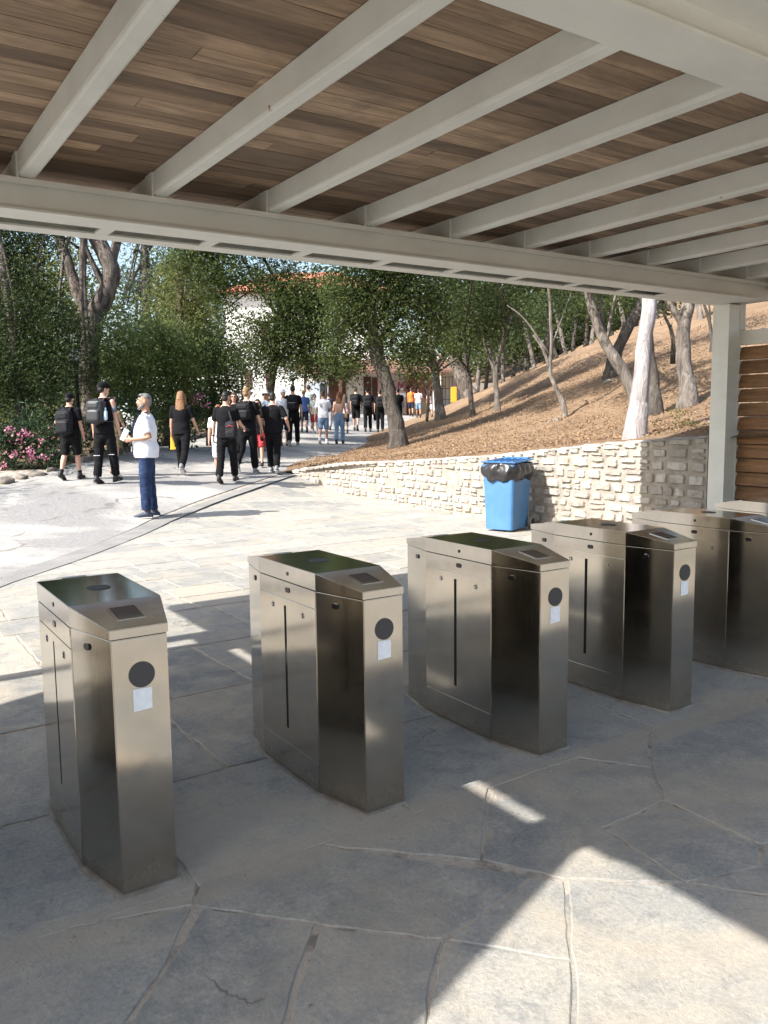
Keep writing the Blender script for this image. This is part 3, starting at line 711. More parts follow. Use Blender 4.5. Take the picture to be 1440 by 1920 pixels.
# ------------------------------------------------------------------ vegetation
def leaf_mat(name, cols, tr=.3):
    M = bpy.data.materials.new(name); M.use_nodes = True; n = M.node_tree; n.nodes.remove(n.nodes['Principled BSDF'])
    gi = n.nodes.new('ShaderNodeNewGeometry'); c = ramp(n, gi.outputs['Random Per Island'], [(i/(len(cols)-1), q) for i, q in enumerate(cols)])
    d = n.nodes.new('ShaderNodeBsdfPrincipled'); d.inputs['Roughness'].default_value = .5; d.inputs['Specular IOR Level'].default_value = .15
    t = n.nodes.new('ShaderNodeBsdfTranslucent'); mx = n.nodes.new('ShaderNodeMixShader'); mx.inputs[0].default_value = tr
    n.links.new(c, d.inputs['Base Color']); 
    hs = n.nodes.new('ShaderNodeHueSaturation'); hs.inputs['Value'].default_value = 1.5; hs.inputs['Hue'].default_value = .48; n.links.new(c, hs.inputs['Color']); n.links.new(hs.outputs[0], t.inputs['Color'])
    n.links.new(d.outputs[0], mx.inputs[1]); n.links.new(t.outputs[0], mx.inputs[2]); n.links.new(mx.outputs[0], n.nodes['Material Output'].inputs[0]); return M
L_oak = leaf_mat('holm_oak_leaf', [(.04, .06, .02), (.055, .083, .028), (.08, .11, .038), (.125, .155, .055)], .38)
L_pine = leaf_mat('pine_needles', [(.022, .038, .015), (.036, .056, .021), (.058, .08, .028)], .28)
L_light = leaf_mat('sunlit_pale_leaf', [(.07, .09, .025), (.12, .14, .04), (.19, .20, .07)], .4)  # pale yellow-green leaf tones
L_bay_lit = leaf_mat('bay_leaf', [(.055, .085, .026), (.08, .12, .036), (.12, .165, .05), (.19, .23, .085)], .4)  # brighter leaf copy, standing in for sun on the left bushes
L_blue = leaf_mat('bluish_pine_needles', [(.06, .085, .06), (.09, .12, .085), (.12, .15, .11)])
L_ole = leaf_mat('oleander_leaf', [(.018, .036, .02), (.03, .055, .028), (.055, .09, .04)])
L_pink = leaf_mat('pink_petal', [(.30, .055, .12), (.42, .13, .21), (.52, .27, .33)], .3)
L_litter = leaf_mat('dry_leaf_litter', [(.22, .135, .075), (.33, .215, .12), (.15, .095, .058), (.38, .28, .18)], .1)
L_wheat = leaf_mat('white_petal', [(.6, .6, .55), (.7, .7, .65)], .3)
L_far = leaf_mat('distant_wood_leaf', [(.028, .042, .016), (.045, .064, .024), (.07, .09, .035)])
def cloud(blobs, s, cover=5, asp=.55, clus=26, crad=.22, seed=1, flat=.75, up=1.1):
    r_ = np.random.RandomState(seed); C = []; S = []
    for (c, rad) in blobs:
        n = int(cover*math.pi*rad[0]*rad[2]/(s*s*asp)); k = max(4, n//clus)
        d = r_.normal(size=(k, 3)); d /= np.linalg.norm(d, axis=1)[:, None]
        rr_ = r_.uniform(.25, 1.08, k)**.55; cc = np.array(c)+d*rr_[:, None]*np.array(rad)
        cr_ = crad*r_.uniform(.6, 1.4, (k, 1, 1))
        P_ = cc[:, None, :]+r_.normal(size=(k, clus, 3))*cr_*np.array([1, 1, flat])
        C.append(P_.reshape(-1, 3))
    C = np.concatenate(C); n = len(C)
    nr = r_.normal(size=(n, 3)); nr[:, 2] += up; nr /= np.linalg.norm(nr, axis=1)[:, None]
    t = np.cross(nr, r_.normal(size=(n, 3))); t /= np.linalg.norm(t, axis=1)[:, None]; b = np.cross(nr, t)
    sz = s*r_.uniform(.6, 1.35, (n, 1)); a = t*sz*.62; b = b*sz*asp*.5; dn = nr*sz*.10
    V = np.stack([C-a, C+b-dn, C+a, C-b-dn], 1).reshape(-1, 3)
    return V, np.arange(n*4).reshape(n, 4)
def wb(b):                                           # pixel blob -> world ellipsoid
    px, py, D, rx, ry = b[:5]; c = at(px, py, D); rx = rx*D/FPX; ry = ry*D/FPX
    return (tuple(c), (rx, max(.6*rx, .5), ry))
def bark(name, a, b, sc_=10):
    M = bpy.data.materials.new(name); M.use_nodes = True; n = M.node_tree; bs_ = n.nodes['Principled BSDF']; v = coords(n, (1, 1, .28))
    f = ntex(n, v, sc_, 8, .7, .8); c = mix(n, ramp(n, f, [(.38, 0), (.62, 1)]), a, b); n.links.new(c, bs_.inputs['Base Color'])
    bs_.inputs['Roughness'].default_value = .95; bump(n, f, 1., .12, bs_); return M
B_oak = bark('grey_brown_bark', (.045, .037, .03), (.125, .108, .09))
B_pale = bark('pale_mottled_bark', (.075, .062, .052), (.25, .22, .19), 6)
B_pine = bark('fissured_pine_bark', (.045, .035, .03), (.22, .185, .155), 7)
B_white = bark('whitewashed_bark', (.30, .27, .26), (.46, .43, .43), 5)
def limb(pts, rads, seed=0, n=12):
    # pts world; subdivide with gentle wobble
    P_ = [Vector(p) for p in pts]; out = []; ro = []
    for i in range(len(P_)-1):
        for k in range(4):
            t = k/4; p0 = P_[max(i-1, 0)]; p1 = P_[i]; p2 = P_[i+1]; p3 = P_[min(i+2, len(P_)-1)]
            q = .5*((2*p1)+(-p0+p2)*t+(2*p0-5*p1+4*p2-p3)*t*t+(-p0+3*p1-3*p2+p3)*t**3)
            rr_ = rads[i]*(1-t)+rads[i+1]*t
            out.append(q+Vector((mnoise.noise(q*2+Vector((seed, 0, 0))), mnoise.noise(q*2+Vector((0, seed, 9))), 0))*rr_*.35)
            ro.append(rr_*(1+.16*mnoise.noise(q*3.1+Vector((seed*3, 0, 0)))))
    out.append(P_[-1]); ro.append(rads[-1]); m2 = MB(); m2.tube(out, ro, n, round_=False); return m2
def trunk_mb(lines, seed=0):
    M = MB()
    for ln in lines:
        pts = [at(a, b, D) for a, b, D, r_ in ln]; rd = [r_*D/FPX for a, b, D, r_ in ln]
        l_ = limb(pts, rd, seed); M.add(l_.v, l_.f)
        if ln is lines[0]:                           # root flare
            p = pts[0]; fl = MB(); fl.tube([p-Vector((0, 0, .35)), p+Vector((0, 0, .02)), p+Vector((0, 0, .25)), p+(pts[1]-p).normalized()*.6], [rd[0]*1.7, rd[0]*1.45, rd[0]*1.12, rd[0]*.95], 12, round_=False); M.add(fl.v, fl.f)
    return M
LEAFN = 0
def tree(name, label, lines, blobs, lm, bm_, s=.09, cover=5, seed=1, group=None, asp=.55, crad=.22, twigs=0, extra=None, cat='tree', wblobs=()):
    global LEAFN
    root = at(*lines[0][0][:3]) if lines else at(*blobs[0][:3])
    e = empty(name, root, 0, label, cat, group); pinv = Matrix.Translation(-e.location)
    if lines:
        tm = trunk_mb(lines, seed)
        if twigs:
            r2 = random.Random(seed); last = lines[0]
            for q in range(twigs):
                bl = r2.choice(blobs) if blobs else None
                if bl is None: break
                c = Vector(wb(bl)[0]); rd = wb(bl)[1]
                p0 = at(*last[-1][:3]) if r2.random() < .6 else at(*last[len(last)//2][:3])
                p1 = c+Vector((r2.uniform(-1, 1)*rd[0], r2.uniform(-1, 1)*rd[1], r2.uniform(-.6, .8)*rd[2]))*.8
                mid = p0.lerp(p1, .5)+Vector((r2.uniform(-.2, .2), r2.uniform(-.2, .2), r2.uniform(-.1, .3)))
                r0 = last[-1][3]*last[-1][2]/FPX*.55; l_ = limb([p0, mid, p1], [r0, r0*.6, .012], seed+q, 7); tm.add(l_.v, l_.f)
        o = tm.build('trunk', bm_, e, smooth=True); o.matrix_parent_inverse = pinv
    bl = [wb(b) for b in blobs]+list(wblobs)
    if bl:
        V, F_ = cloud(bl, s, cover, asp, seed=seed, crad=crad); LEAFN += len(F_)
        o = ob('crown' if cat == 'tree' else 'foliage', npmesh('crown', V, F_), lm, e); o.matrix_parent_inverse = pinv
    return e
def gy(px, py): p, D = foot(px, py); return D
# left
tree('evergreen_tree', 'dark dense evergreen tree at the left edge above the oleander bushes', [[(42, 800, 18.2, 9), (36, 740, 18.2, 8), (30, 660, 18.2, 8), (10, 520, 18.2, 8), (-5, 430, 18.2, 6)]],
     [(40, 560, 18.4, 70, 60), (5, 640, 18, 60, 70), (90, 625, 18.4, 62, 60), (20, 480, 18.6, 70, 50), (110, 690, 18.4, 45, 60), (50, 710, 18, 70, 60), (5, 730, 18, 40, 50), (-60, 520, 18.6, 80, 110), (-60, 680, 18, 60, 90), (-20, 380, 18.6, 90, 70), (70, 420, 19, 50, 45)], L_pine, B_pine, .075, 4.6, 3, twigs=8, asp=.4)
tree('pine_tree', 'large forked pine with thick fissured trunk behind the walkers at left', [
     [(172, 800, 21, 18), (168, 720, 21, 18), (171, 650, 21, 18), (178, 600, 21, 19), (200, 550, 21, 17), (207, 505, 21, 16), (189, 462, 21, 15), (172, 425, 21, 14), (165, 360, 21, 12)],
     [(170, 620, 21, 12), (150, 560, 21, 12), (128, 500, 21, 10), (112, 440, 21, 9), (100, 370, 21, 8)]],
     [(110, 330, 21, 130, 60), (230, 280, 21, 100, 60), (40, 360, 21, 80, 50), (160, 200, 21, 160, 80), (100, 436, 21, 30, 14), (160, 425, 21, 22, 14), (165, 690, 20.6, 26, 30), (130, 600, 20.6, 22, 26)], L_pine, B_pine, .09, 4, 5, twigs=10, asp=.3)
tree('pine_tree', 'tall slim dark trunked pine with thin bluish crown left of the sky gap', [[(276, 660, 38, 7), (274, 560, 38, 7), (270, 480, 38, 7), (272, 400, 38, 6)]],
     [(255, 520, 38, 45, 34), (305, 540, 38, 32, 40), (240, 560, 38, 40, 36), (300, 470, 38, 34, 26), (255, 480, 38, 30, 16), (250, 610, 38, 60, 36), (310, 420, 38, 80, 40)], L_blue, B_pine, .17, 1.7, 6, crad=.4, twigs=9, asp=.3)
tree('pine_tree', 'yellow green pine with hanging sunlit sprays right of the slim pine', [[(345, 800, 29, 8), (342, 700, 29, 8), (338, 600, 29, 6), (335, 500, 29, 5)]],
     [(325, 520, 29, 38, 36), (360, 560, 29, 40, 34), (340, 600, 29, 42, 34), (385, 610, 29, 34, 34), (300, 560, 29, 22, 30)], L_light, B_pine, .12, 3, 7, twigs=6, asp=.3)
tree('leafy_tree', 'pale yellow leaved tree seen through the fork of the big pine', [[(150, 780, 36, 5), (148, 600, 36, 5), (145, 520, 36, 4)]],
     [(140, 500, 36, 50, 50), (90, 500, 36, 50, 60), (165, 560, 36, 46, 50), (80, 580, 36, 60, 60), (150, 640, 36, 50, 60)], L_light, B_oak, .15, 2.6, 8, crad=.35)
for i, (px, py, D, rx, ry, cv, lab) in enumerate([(232, 690, 20.5, 46, 92, 4.2, 'tall bright green bush right of the big pine trunk'), (312, 700, 21.5, 62, 100, 4.4, 'broad dark green bush behind the long haired walker'), (392, 705, 23, 62, 92, 4.2, 'rounded bush behind the man in white shorts, left of the building')]):
    tree('bay_bush', lab, [[(px, 812, D, 4), (px+5, 740, D, 3), (px-6, 660, D, 2)]],
         [(px, py, D, rx, ry), (px-rx*.4, py-ry*.55, D, rx*.55, ry*.5), (px+rx*.5, py-ry*.2, D, rx*.6, ry*.6), (px, py+ry*.55, D, rx*.95, ry*.5)], [L_bay_lit, L_bay_lit, L_oak][i], B_oak, .068, cv, 30+i, twigs=8, cat='bush', asp=.6)
# centre
tree('oak_tree', 'leafy oak with spreading crown before the white building', [[(505, 770, 28, 7), (512, 690, 28, 7), (525, 600, 28, 6), (520, 530, 28, 5)]],
     [(370, 500, 27, 60, 36), (440, 515, 27, 70, 34), (520, 530, 27, 60, 36), (590, 545, 27, 55, 44), (560, 600, 27, 68, 40), (500, 615, 27, 60, 30), (530, 655, 27, 70, 32), (600, 650, 27, 50, 34), (465, 665, 27, 44, 30), (415, 560, 27, 30, 26), (600, 600, 27, 56, 44), (655, 570, 27, 50, 50), (545, 640, 27, 60, 40), (490, 700, 27, 30, 22), (600, 690, 27, 60, 22), (560, 560, 27, 60, 40), (640, 690, 27, 40, 20), (560, 690, 27, 40, 24), (400, 440, 27, 90, 50), (520, 440, 27, 100, 50)], L_oak, B_oak, .078, 5.6, 11, twigs=16, asp=.65)
gD = 22.5
tree('oak_tree', 'leaning oak with thick grey trunk growing from the leaf litter by the path', [[(747, 838, gD, 15), (738, 775, gD, 14.5), (722, 712, gD, 13), (703, 650, gD, 12), (694, 590, gD, 9), (690, 540, gD, 6)], [(706, 655, gD, 6), (740, 600, gD, 5), (790, 560, gD, 4)], [(700, 640, gD, 5), (650, 600, gD, 4), (630, 560, gD, 3)]],
     [(650, 540, gD, 62, 42), (720, 545, gD, 70, 46), (780, 560, gD, 60, 44), (690, 590, gD, 60, 34), (640, 610, gD, 45, 34), (745, 610, gD, 55, 36), (690, 655, gD, 50, 30), (640, 665, gD, 36, 26), (810, 600, gD, 45, 36), (700, 440, gD, 150, 70), (770, 665, gD, 50, 30), (720, 500, gD, 80, 30), (650, 690, gD, 30, 16), (790, 700, gD, 26, 14)], L_oak, B_oak, .070, 5.8, 12, twigs=18, asp=.65)
tree('oak_tree', 'small pale trunked oak beside the far path', [[(826, 788, 32, 9), (822, 745, 32, 8.5), (816, 700, 32, 8), (806, 655, 32, 7), (800, 600, 32, 5)], [(815, 690, 32, 4), (835, 660, 32, 3), (845, 620, 32, 2)], [(800, 790, 31.5, 3), (803, 745, 31.5, 2.5), (795, 700, 31.5, 2)]],
     [(830, 560, 31, 60, 44), (860, 620, 31, 50, 40), (800, 640, 31, 46, 34), (770, 670, 31, 40, 24), (850, 660, 31, 34, 20), (800, 450, 31, 130, 60)], L_oak, B_pale, .09, 4.4, 13, twigs=14, asp=.65)
tree('pine_tree', 'brown leaning pine trunk behind the yellow box', [[(885, 752, 40, 14), (868, 715, 40, 14), (850, 670, 40, 13), (838, 600, 40, 10)]],
     [(860, 600, 40, 60, 40), (900, 560, 40, 60, 40)], L_pine, B_pine, .14, 3, 14)
tree('oak_tree', 'young oak with slim dark trunk on the path bank', [[(886, 784, 30, 5), (882, 735, 30, 5), (876, 690, 30, 4.5), (868, 640, 30, 4)]],
     [(880, 570, 29, 50, 40), (900, 620, 29, 44, 34), (860, 640, 29, 36, 26), (860, 430, 27, 170, 60), (760, 330, 20, 200, 80)], L_oak, B_oak, .095, 3.2, 15, twigs=10, asp=.65)  # last blob is an unseen clump, added to shade the hill
tree('oak_tree', 'young oak forking low, mid slope left of the thin bare tree', [[(933, 774, 28, 5), (931, 735, 28, 5), (930, 695, 28, 4.5), (940, 645, 28, 3.5), (950, 600, 28, 2.5)], [(930, 700, 28, 3.5), (912, 655, 28, 2.5), (905, 620, 28, 2)]],
     [(930, 560, 28, 60, 44), (960, 600, 28, 40, 32), (905, 600, 28, 36, 30), (930, 640, 28, 30, 22), (930, 430, 27, 150, 50), (900, 330, 20, 200, 70)], L_oak, B_pale, .095, 3.0, 16, twigs=10, asp=.65)  # final blob hangs out of view, put in for shade on the slope
tree('oak_tree', 'thin crooked young oak alone on the open slope', [[(1059, 784, 20, 4), (1050, 745, 20, 4), (1032, 700, 20, 3.8), (1034, 650, 20, 3.5), (1032, 590, 20, 3), (1028, 520, 20, 2.5)], [(1030, 690, 20, 3), (1018, 655, 20, 2.5), (1000, 628, 20, 2)], [(1030, 665, 20, 2), (985, 600, 20, 1.5), (950, 572, 20, 1)]],
     [(985, 545, 22, 34, 22), (1045, 530, 22, 50, 22), (1010, 480, 22, 90, 44), (1000, 430, 22, 170, 50)], L_oak, B_pale, .085, 3.0, 17, twigs=4, asp=.65)
tree('oak_tree', 'leaning oak crossing the white trunk from the left', [[(1196, 772, 18, 11), (1184, 730, 18, 11), (1165, 690, 18, 11), (1136, 645, 18, 10), (1114, 592, 18, 9), (1104, 550, 18, 8.5), (1092, 470, 18, 7)]],
     [(1060, 420, 18, 170, 60), (1150, 545, 20, 50, 22), (1080, 540, 24, 40, 22)], L_oak, B_pale, .09, 3.2, 18, twigs=10, asp=.65)
tree('oak_tree', 'oak with dark roots leaning right behind the leaning oak', [[(1150, 705, 23.5, 14), (1152, 672, 23.5, 11), (1170, 628, 23.5, 10.5), (1193, 592, 23.5, 10), (1207, 560, 23.5, 9), (1225, 490, 23.5, 8)]],
     [(1240, 420, 23, 150, 60), (1170, 560, 27, 36, 20)], L_oak, B_oak, .10, 2.5, 19, twigs=6)
tree('whitewashed_tree', 'pale whitewashed trunk standing right behind the stone wall', [[(1191, 836, 11.6, 19), (1196, 780, 11.6, 17), (1204, 700, 11.6, 16), (1211, 620, 11.6, 14), (1217, 558, 11.6, 13), (1224, 470, 11.6, 12), (1230, 380, 11.6, 10)]],
     [], L_oak, B_white, .1, 3, 20, wblobs=[((9.6, 8.4, 6.6), (1.5, 1.5, .9)), ((10.8, 9, 6.0), (1.2, 1.2, .7))])
tree('oak_tree', 'oak trunk half hidden behind the whitewashed trunk', [[(1229, 776, 16.6, 11), (1224, 720, 16.6, 10.5), (1218, 650, 16.6, 9), (1213, 580, 16.6, 8), (1208, 500, 16.6, 7)]],
     [(1190, 400, 16.6, 190, 70)], L_oak, B_oak, .095, 3, 22, twigs=6)
tree('oak_tree', 'stout pale oak just left of the canopy post', [[(1290, 760, 16.6, 15), (1287, 710, 16.6, 14), (1280, 650, 16.6, 13), (1284, 595, 16.6, 12), (1291, 550, 16.6, 12), (1300, 470, 16.6, 10)], [(1282, 610, 16.6, 8), (1262, 580, 16.6, 7), (1245, 550, 16.6, 6), (1225, 510, 16.6, 5)]],
     [(1290, 400, 16.6, 180, 60), (1240, 572, 17, 22, 14)], L_oak, B_pale, .095, 3, 23, twigs=8)
tree('oak_sapling', 'thin dark sapling leaning left of the stout pale oak', [[(1262, 655, 20, 3), (1258, 620, 20, 3), (1245, 590, 20, 2.5), (1236, 560, 20, 2)]], [(1245, 565, 20, 18, 12)], L_oak, B_oak, .09, 2, 24, cat='sapling')
tree('oak_sapling', 'thin bare sapling touching the canopy post on its left', [[(1334, 660, 22, 3), (1332, 610, 22, 3), (1320, 570, 22, 2.5), (1310, 545, 22, 2.5), (1300, 500, 22, 2)], [(1332, 600, 22, 1.5), (1328, 560, 22, 1.5), (1318, 540, 22, 1)]], [], L_oak, B_oak, .09, 2, 25, cat='sapling')
tree('oak_tree', 'slim oak upslope between the stout oak and the post', [[(1313, 605, 30, 5), (1310, 570, 30, 5), (1306, 520, 30, 4.5)]], [(1300, 480, 30, 60, 30)], L_oak, B_pale, .12, 2.5, 26)
# bank of small trees behind the ridge
rw2 = random.Random(5)
ORD = 'first second third fourth fifth sixth seventh eighth ninth tenth eleventh twelfth thirteenth fourteenth fifteenth sixteenth seventeenth eighteenth nineteenth'.split()
for i in range(19):
    px = 892+i*18.5+rw2.uniform(-6, 6); by = np.interp(px, [880, 950, 1100, 1240], [742, 712, 655, 597])+rw2.uniform(-4, 6); D = rw2.uniform(37, 44); ln = rw2.uniform(-22, 12)
    if px > 1245: continue
    tree('oak_tree', 'slim oak of the dark grove beyond the ridge, %s from the left' % ORD[i], [[(px, by+6, D, rw2.uniform(3, 5.5)), (px+ln*.4, by-40, D, 4), (px+ln, by-90, D, 3)]],
         [(px+ln*.8, by-100+rw2.uniform(-20, 20), D, 40, 34), (px+rw2.uniform(-20, 20), by-60, D+3, 34, 26)], L_pine if i % 2 else L_oak, B_oak if i % 3 else B_pale, .13, 2.6, 60+i, group='slim oaks of the dark grove', crad=.35)
# off-picture trees to the left that throw the dappled shade
for i, (x, y, h) in enumerate(((-7, 16, 7), (-9.5, 22.5, 6.5), (-5, 28, 6), (0, 33, 6))):
    e = empty('pine_tree', (x, y, g(x, y)), 0, 'pine standing left of the road, %s' % ['nearest to the canopy', 'second along', 'third along', 'farthest along'][i], 'tree')
    l_ = limb([(0, 0, -.2), (.1, 0, h*.4), (.2, .1, h)], [.2, .16, .08], i); l_.build('trunk', B_pine, e, smooth=True)
    V, F_ = cloud([((0, 0, h), (1.7, 1.7, 1.0)), ((1.3, .4, h*.86), (1.1, 1.1, .6)), ((-1.2, -.4, h*.8), (1.1, 1.1, .6))], .16, 2.2, .4, seed=80+i, crad=.3); ob('crown', npmesh('c', V, F_), L_pine, e)
# far woods
def wood(name, label, blobs, seed, lm=L_far, s=.3, cover=3):
    V, F_ = cloud([wb(b) for b in blobs], s, cover, .6, seed=seed, crad=.6)
    tag(ob(name, npmesh(name, V, F_), lm), label, 'woodland', kind='stuff')
wood('distant_wood', 'dark wood closing the view beyond the trees', [(px, 690+rw2.uniform(-10, 40), 62, 60, 70) for px in range(-60, 430, 45)]+[(px, 640, 64, 70, 60) for px in (-40, 40, 100, 330, 380)]+[(px, 520, 66, 70, 70) for px in (-40, 40, 350, 400)]+[(px, 560, 64, 60, 60) for px in (120, 230, 300)]
     +[(px, 620+(px-850)*-.15, 58, 60, 90) for px in range(860, 1220, 40)]+[(px, 520, 60, 70, 60) for px in range(780, 1260, 55)]+[(px, 560-(px-1100)*.1, 50, 36, 40) for px in range(1000, 1250, 30)]+[(px, 440, 62, 90, 50) for px in range(600, 1240, 70)], 90)
wood('upslope_scrub', 'scrub and low trees at the top of the hillside right of the post', [(px, 545-(px-1380)*.25, 60, 40, 16) for px in range(1330, 1620, 40)]+[(px, 500-(px-1380)*.3, 70, 60, 30) for px in range(1330, 1620, 50)]+[(1420, 600, 44, 28, 10), (1470, 585, 44, 30, 12)], 91, L_oak, .22, 2.4)
# oleanders
def oleander(label, blobs, flowers, seed, pet=L_pink, s=.17):
    e = empty('oleander_bush', at(*blobs[0][:3]), 0, label, 'bush'); pinv = Matrix.Translation(-e.location)
    V, F_ = cloud([wb(b) for b in blobs], s, 3.2, .2, seed=seed, crad=.2, up=.2); o = ob('foliage', npmesh('f', V, F_), L_ole, e); o.matrix_parent_inverse = pinv
    r_ = np.random.RandomState(seed)
    for px, py, D, sp, n in flowers:
        C = np.array(at(px, py, D))+r_.normal(size=(n, 3))*sp; nr = r_.normal(size=(n, 3)); nr /= np.linalg.norm(nr, axis=1)[:, None]
        t = np.cross(nr, r_.normal(size=(n, 3))); t /= np.linalg.norm(t, axis=1)[:, None]; b = np.cross(nr, t); sz = .026*blobs[0][2]/18
        V = np.stack([C+(t*math.cos(k*1.2566)+b*math.sin(k*1.2566))*sz for k in range(5)], 1).reshape(-1, 3)
        o = ob('flower_cluster', npmesh('fl', V, np.arange(n*5).reshape(n, 5)), pet, e); o.matrix_parent_inverse = pinv
oleander('pink flowering oleander at the left picture edge', [(10, 850, 17, 60, 48), (60, 820, 17.2, 60, 40), (-30, 800, 17, 60, 60), (70, 860, 17, 50, 30)],
         [(16, 807, 16.2, .05, 16), (35, 820, 16.2, .07, 26), (50, 813, 16.2, .06, 22), (22, 850, 16.1, .06, 20), (55, 845, 16.1, .06, 20), (62, 855, 16.1, .06, 18), (4, 875, 16, .05, 16), (84, 858, 16.2, .05, 14), (75, 828, 16.2, .04, 8)], 40)
oleander('pink oleander just behind the shorts wearing backpacker', [(115, 830, 18.2, 40, 46), (90, 800, 18.4, 40, 30), (160, 830, 19, 36, 30)], [(93, 803, 17.6, .06, 16), (100, 838, 17.6, .07, 18), (112, 850, 17.6, .04, 8)], 41)
oleander('white flowering oleander behind the man in the white polo shirt', [(232, 800, 19, 36, 40), (250, 770, 19.4, 30, 40)], [(240, 790, 18.4, .12, 40), (228, 775, 18.4, .10, 26)], 42, L_wheat)
oleander('small pink oleander behind the long haired walker', [(370, 775, 22, 30, 26), (385, 755, 22.4, 24, 20)], [(366, 752, 21.4, .10, 26), (375, 742, 21.4, .08, 20), (384, 760, 21.4, .06, 14)], 43)
oleander('pale pink oleander by the far gateway', [(775, 735, 55, 34, 22), (800, 745, 55, 24, 22)], [(765, 722, 53, .35, 80), (785, 718, 53, .35, 80), (748, 728, 53, .2, 40), (805, 728, 53, .3, 50), (790, 745, 53, .3, 40)], 44)
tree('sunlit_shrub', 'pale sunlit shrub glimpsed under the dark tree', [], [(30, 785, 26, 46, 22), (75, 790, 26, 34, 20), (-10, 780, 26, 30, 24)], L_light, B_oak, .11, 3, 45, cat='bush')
tree('wall_weed', 'small bright green weed sprouting behind the wall top', [], [(1262, 792, 11.6, 13, 14), (1252, 778, 11.6, 7, 12), (1272, 800, 11.6, 8, 8)], L_light, B_oak, .035, 2.2, 46, cat='weed', crad=.03, asp=.3)
# undergrowth at the left, behind the kerb
wood('undergrowth', 'dark undergrowth filling the ground under the left trees', [(px, 770+rw2.uniform(-15, 10), 27+rw2.uniform(-1, 2), 44, 36) for px in range(-80, 425, 32)]+[(px, 815, 21.5, 34, 14) for px in range(200, 330, 30)], 93, L_pine, .13, 3.2)
wood('middle_wood', 'trees and bushes massed behind the big pine', [(px, 690+rw2.uniform(-30, 30), 34+rw2.uniform(-2, 3), 52, 60) for px in range(-80, 430, 40)]+[(px, 580, 36, 48, 56) for px in (-60, -10, 40, 90, 320, 360, 395)]+[(px, 500, 37, 44, 40) for px in (-60, -10, 40, 340, 380)], 94, L_oak, .16, 3)
# litter on the slope
r_ = np.random.RandomState(9); n = 60000
x = 9.3+r_.rand(n)**1.3*16; y = 5.5+r_.rand(n)*20; z = Hh(x, y)
keep = (z > G(x, y)+.02); x, y, z = x[keep], y[keep], z[keep]; n = len(x)
nzv = np.array([mnoise.noise(Vector((a*.9, b*.9, 0)))*.07+mnoise.noise(Vector((a*3, b*3, 5)))*.03 for a, b in zip(x, y)])*np.clip((x-9)/1, 0, 1)
C = np.stack([x, y, z+nzv+.012+r_.rand(n)*.02], 1); nr = r_.normal(size=(n, 3))*.5; nr[:, 2] += 1; nr /= np.linalg.norm(nr, axis=1)[:, None]
t = np.cross(nr, r_.normal(size=(n, 3))); t /= np.linalg.norm(t, axis=1)[:, None]; b = np.cross(nr, t); sz = .022*r_.uniform(.5, 1.5, (n, 1))
V = np.stack([C-t*sz, C+b*sz*.5, C+t*sz, C-b*sz*.5], 1).reshape(-1, 3)
tag(ob('leaf_litter', npmesh('litter', V, np.arange(4*n).reshape(n, 4)), L_litter), 'dry brown leaf litter scattered on the hillside', 'leaf litter', kind='stuff')
# kerb and rocks at the left verge
M_rock = mat('verge_rock', (.13, .115, .095), .95, c2=(.22, .195, .165), ns=5, bs=.8, bd=.02, bscale=18)
def rock(px, py, rx, rz, label, seed):
    p, D = foot(px, py); rx = rx*D/FPX; rz = rz*D/FPX
    bm = bmesh.new(); bmesh.ops.create_icosphere(bm, subdivisions=3, radius=1)
    for v in bm.verts:
        q = v.co+Vector((seed*3.1, 0, 0)); v.co *= 1+.35*mnoise.noise(q*1.2)+.12*mnoise.noise(q*3); v.co = Vector((v.co.x*rx, v.co.y*rx*.8, v.co.z*rz))
    me = bpy.data.meshes.new('rock'); bm.to_mesh(me); bm.free(); o = ob('verge_rock', me, M_rock, smooth=True); o.location = p+Vector((0, 0, rz*.3)); o.rotation_euler.z = seed
    tag(o, label, 'rock', 'rocks edging the road')
for i, (px, py, a, b_, lab) in enumerate([(12, 905, 20, 9, 'largest grey rock edging the road at the left corner of the verge'), (40, 897, 14, 6, 'flat rock right of the largest verge rock'), (68, 892, 18, 6, 'long low rock in the middle of the verge edge'), (98, 884, 12, 6, 'small rock left of the backpacker in shorts'), (1140, 718, 8, 5, 'dark stone at the roots of the crossing oaks'), (1043, 790, 7, 5, 'pale stone at the foot of the thin crooked oak'), (1030, 795, 6, 4, 'smaller stone left of the pale slope stone')]): rock(px, py, a, b_, lab, i+1)
kb = resample([tuple(foot(a, b_)[0].xy) for a, b_ in ((150, 869), (215, 852), (300, 836), (400, 814))], 24); mb = MB()
for i in range(len(kb)-1):
    a, b_ = Vector(kb[i]), Vector(kb[i+1]); t = (b_-a).normalized(); nn = Vector((-t.y, t.x)); L = (b_-a).length
    mb.box(0, L-.012, -.08, .08, -.1, .13+.01*(i % 3), Matrix(((t.x, nn.x, 0, a.x), (t.y, nn.y, 0, a.y), (0, 0, 1, g(*a)), (0, 0, 0, 1))))
tag(mb.build('stone_kerb', M_rock, bevel=.012), 'low stone kerb running along the far left side of the road', 'kerb')
r_ = np.random.RandomState(77); n = 700; x = r_.uniform(-.5, 6.5, n); y = SEAM-.02+r_.normal(size=n)*.05; q = r_.rand(n) < .35; y[q] = r_.uniform(1.5, 5, q.sum())
sz = r_.uniform(.002, .006, n); V = []; F2 = []
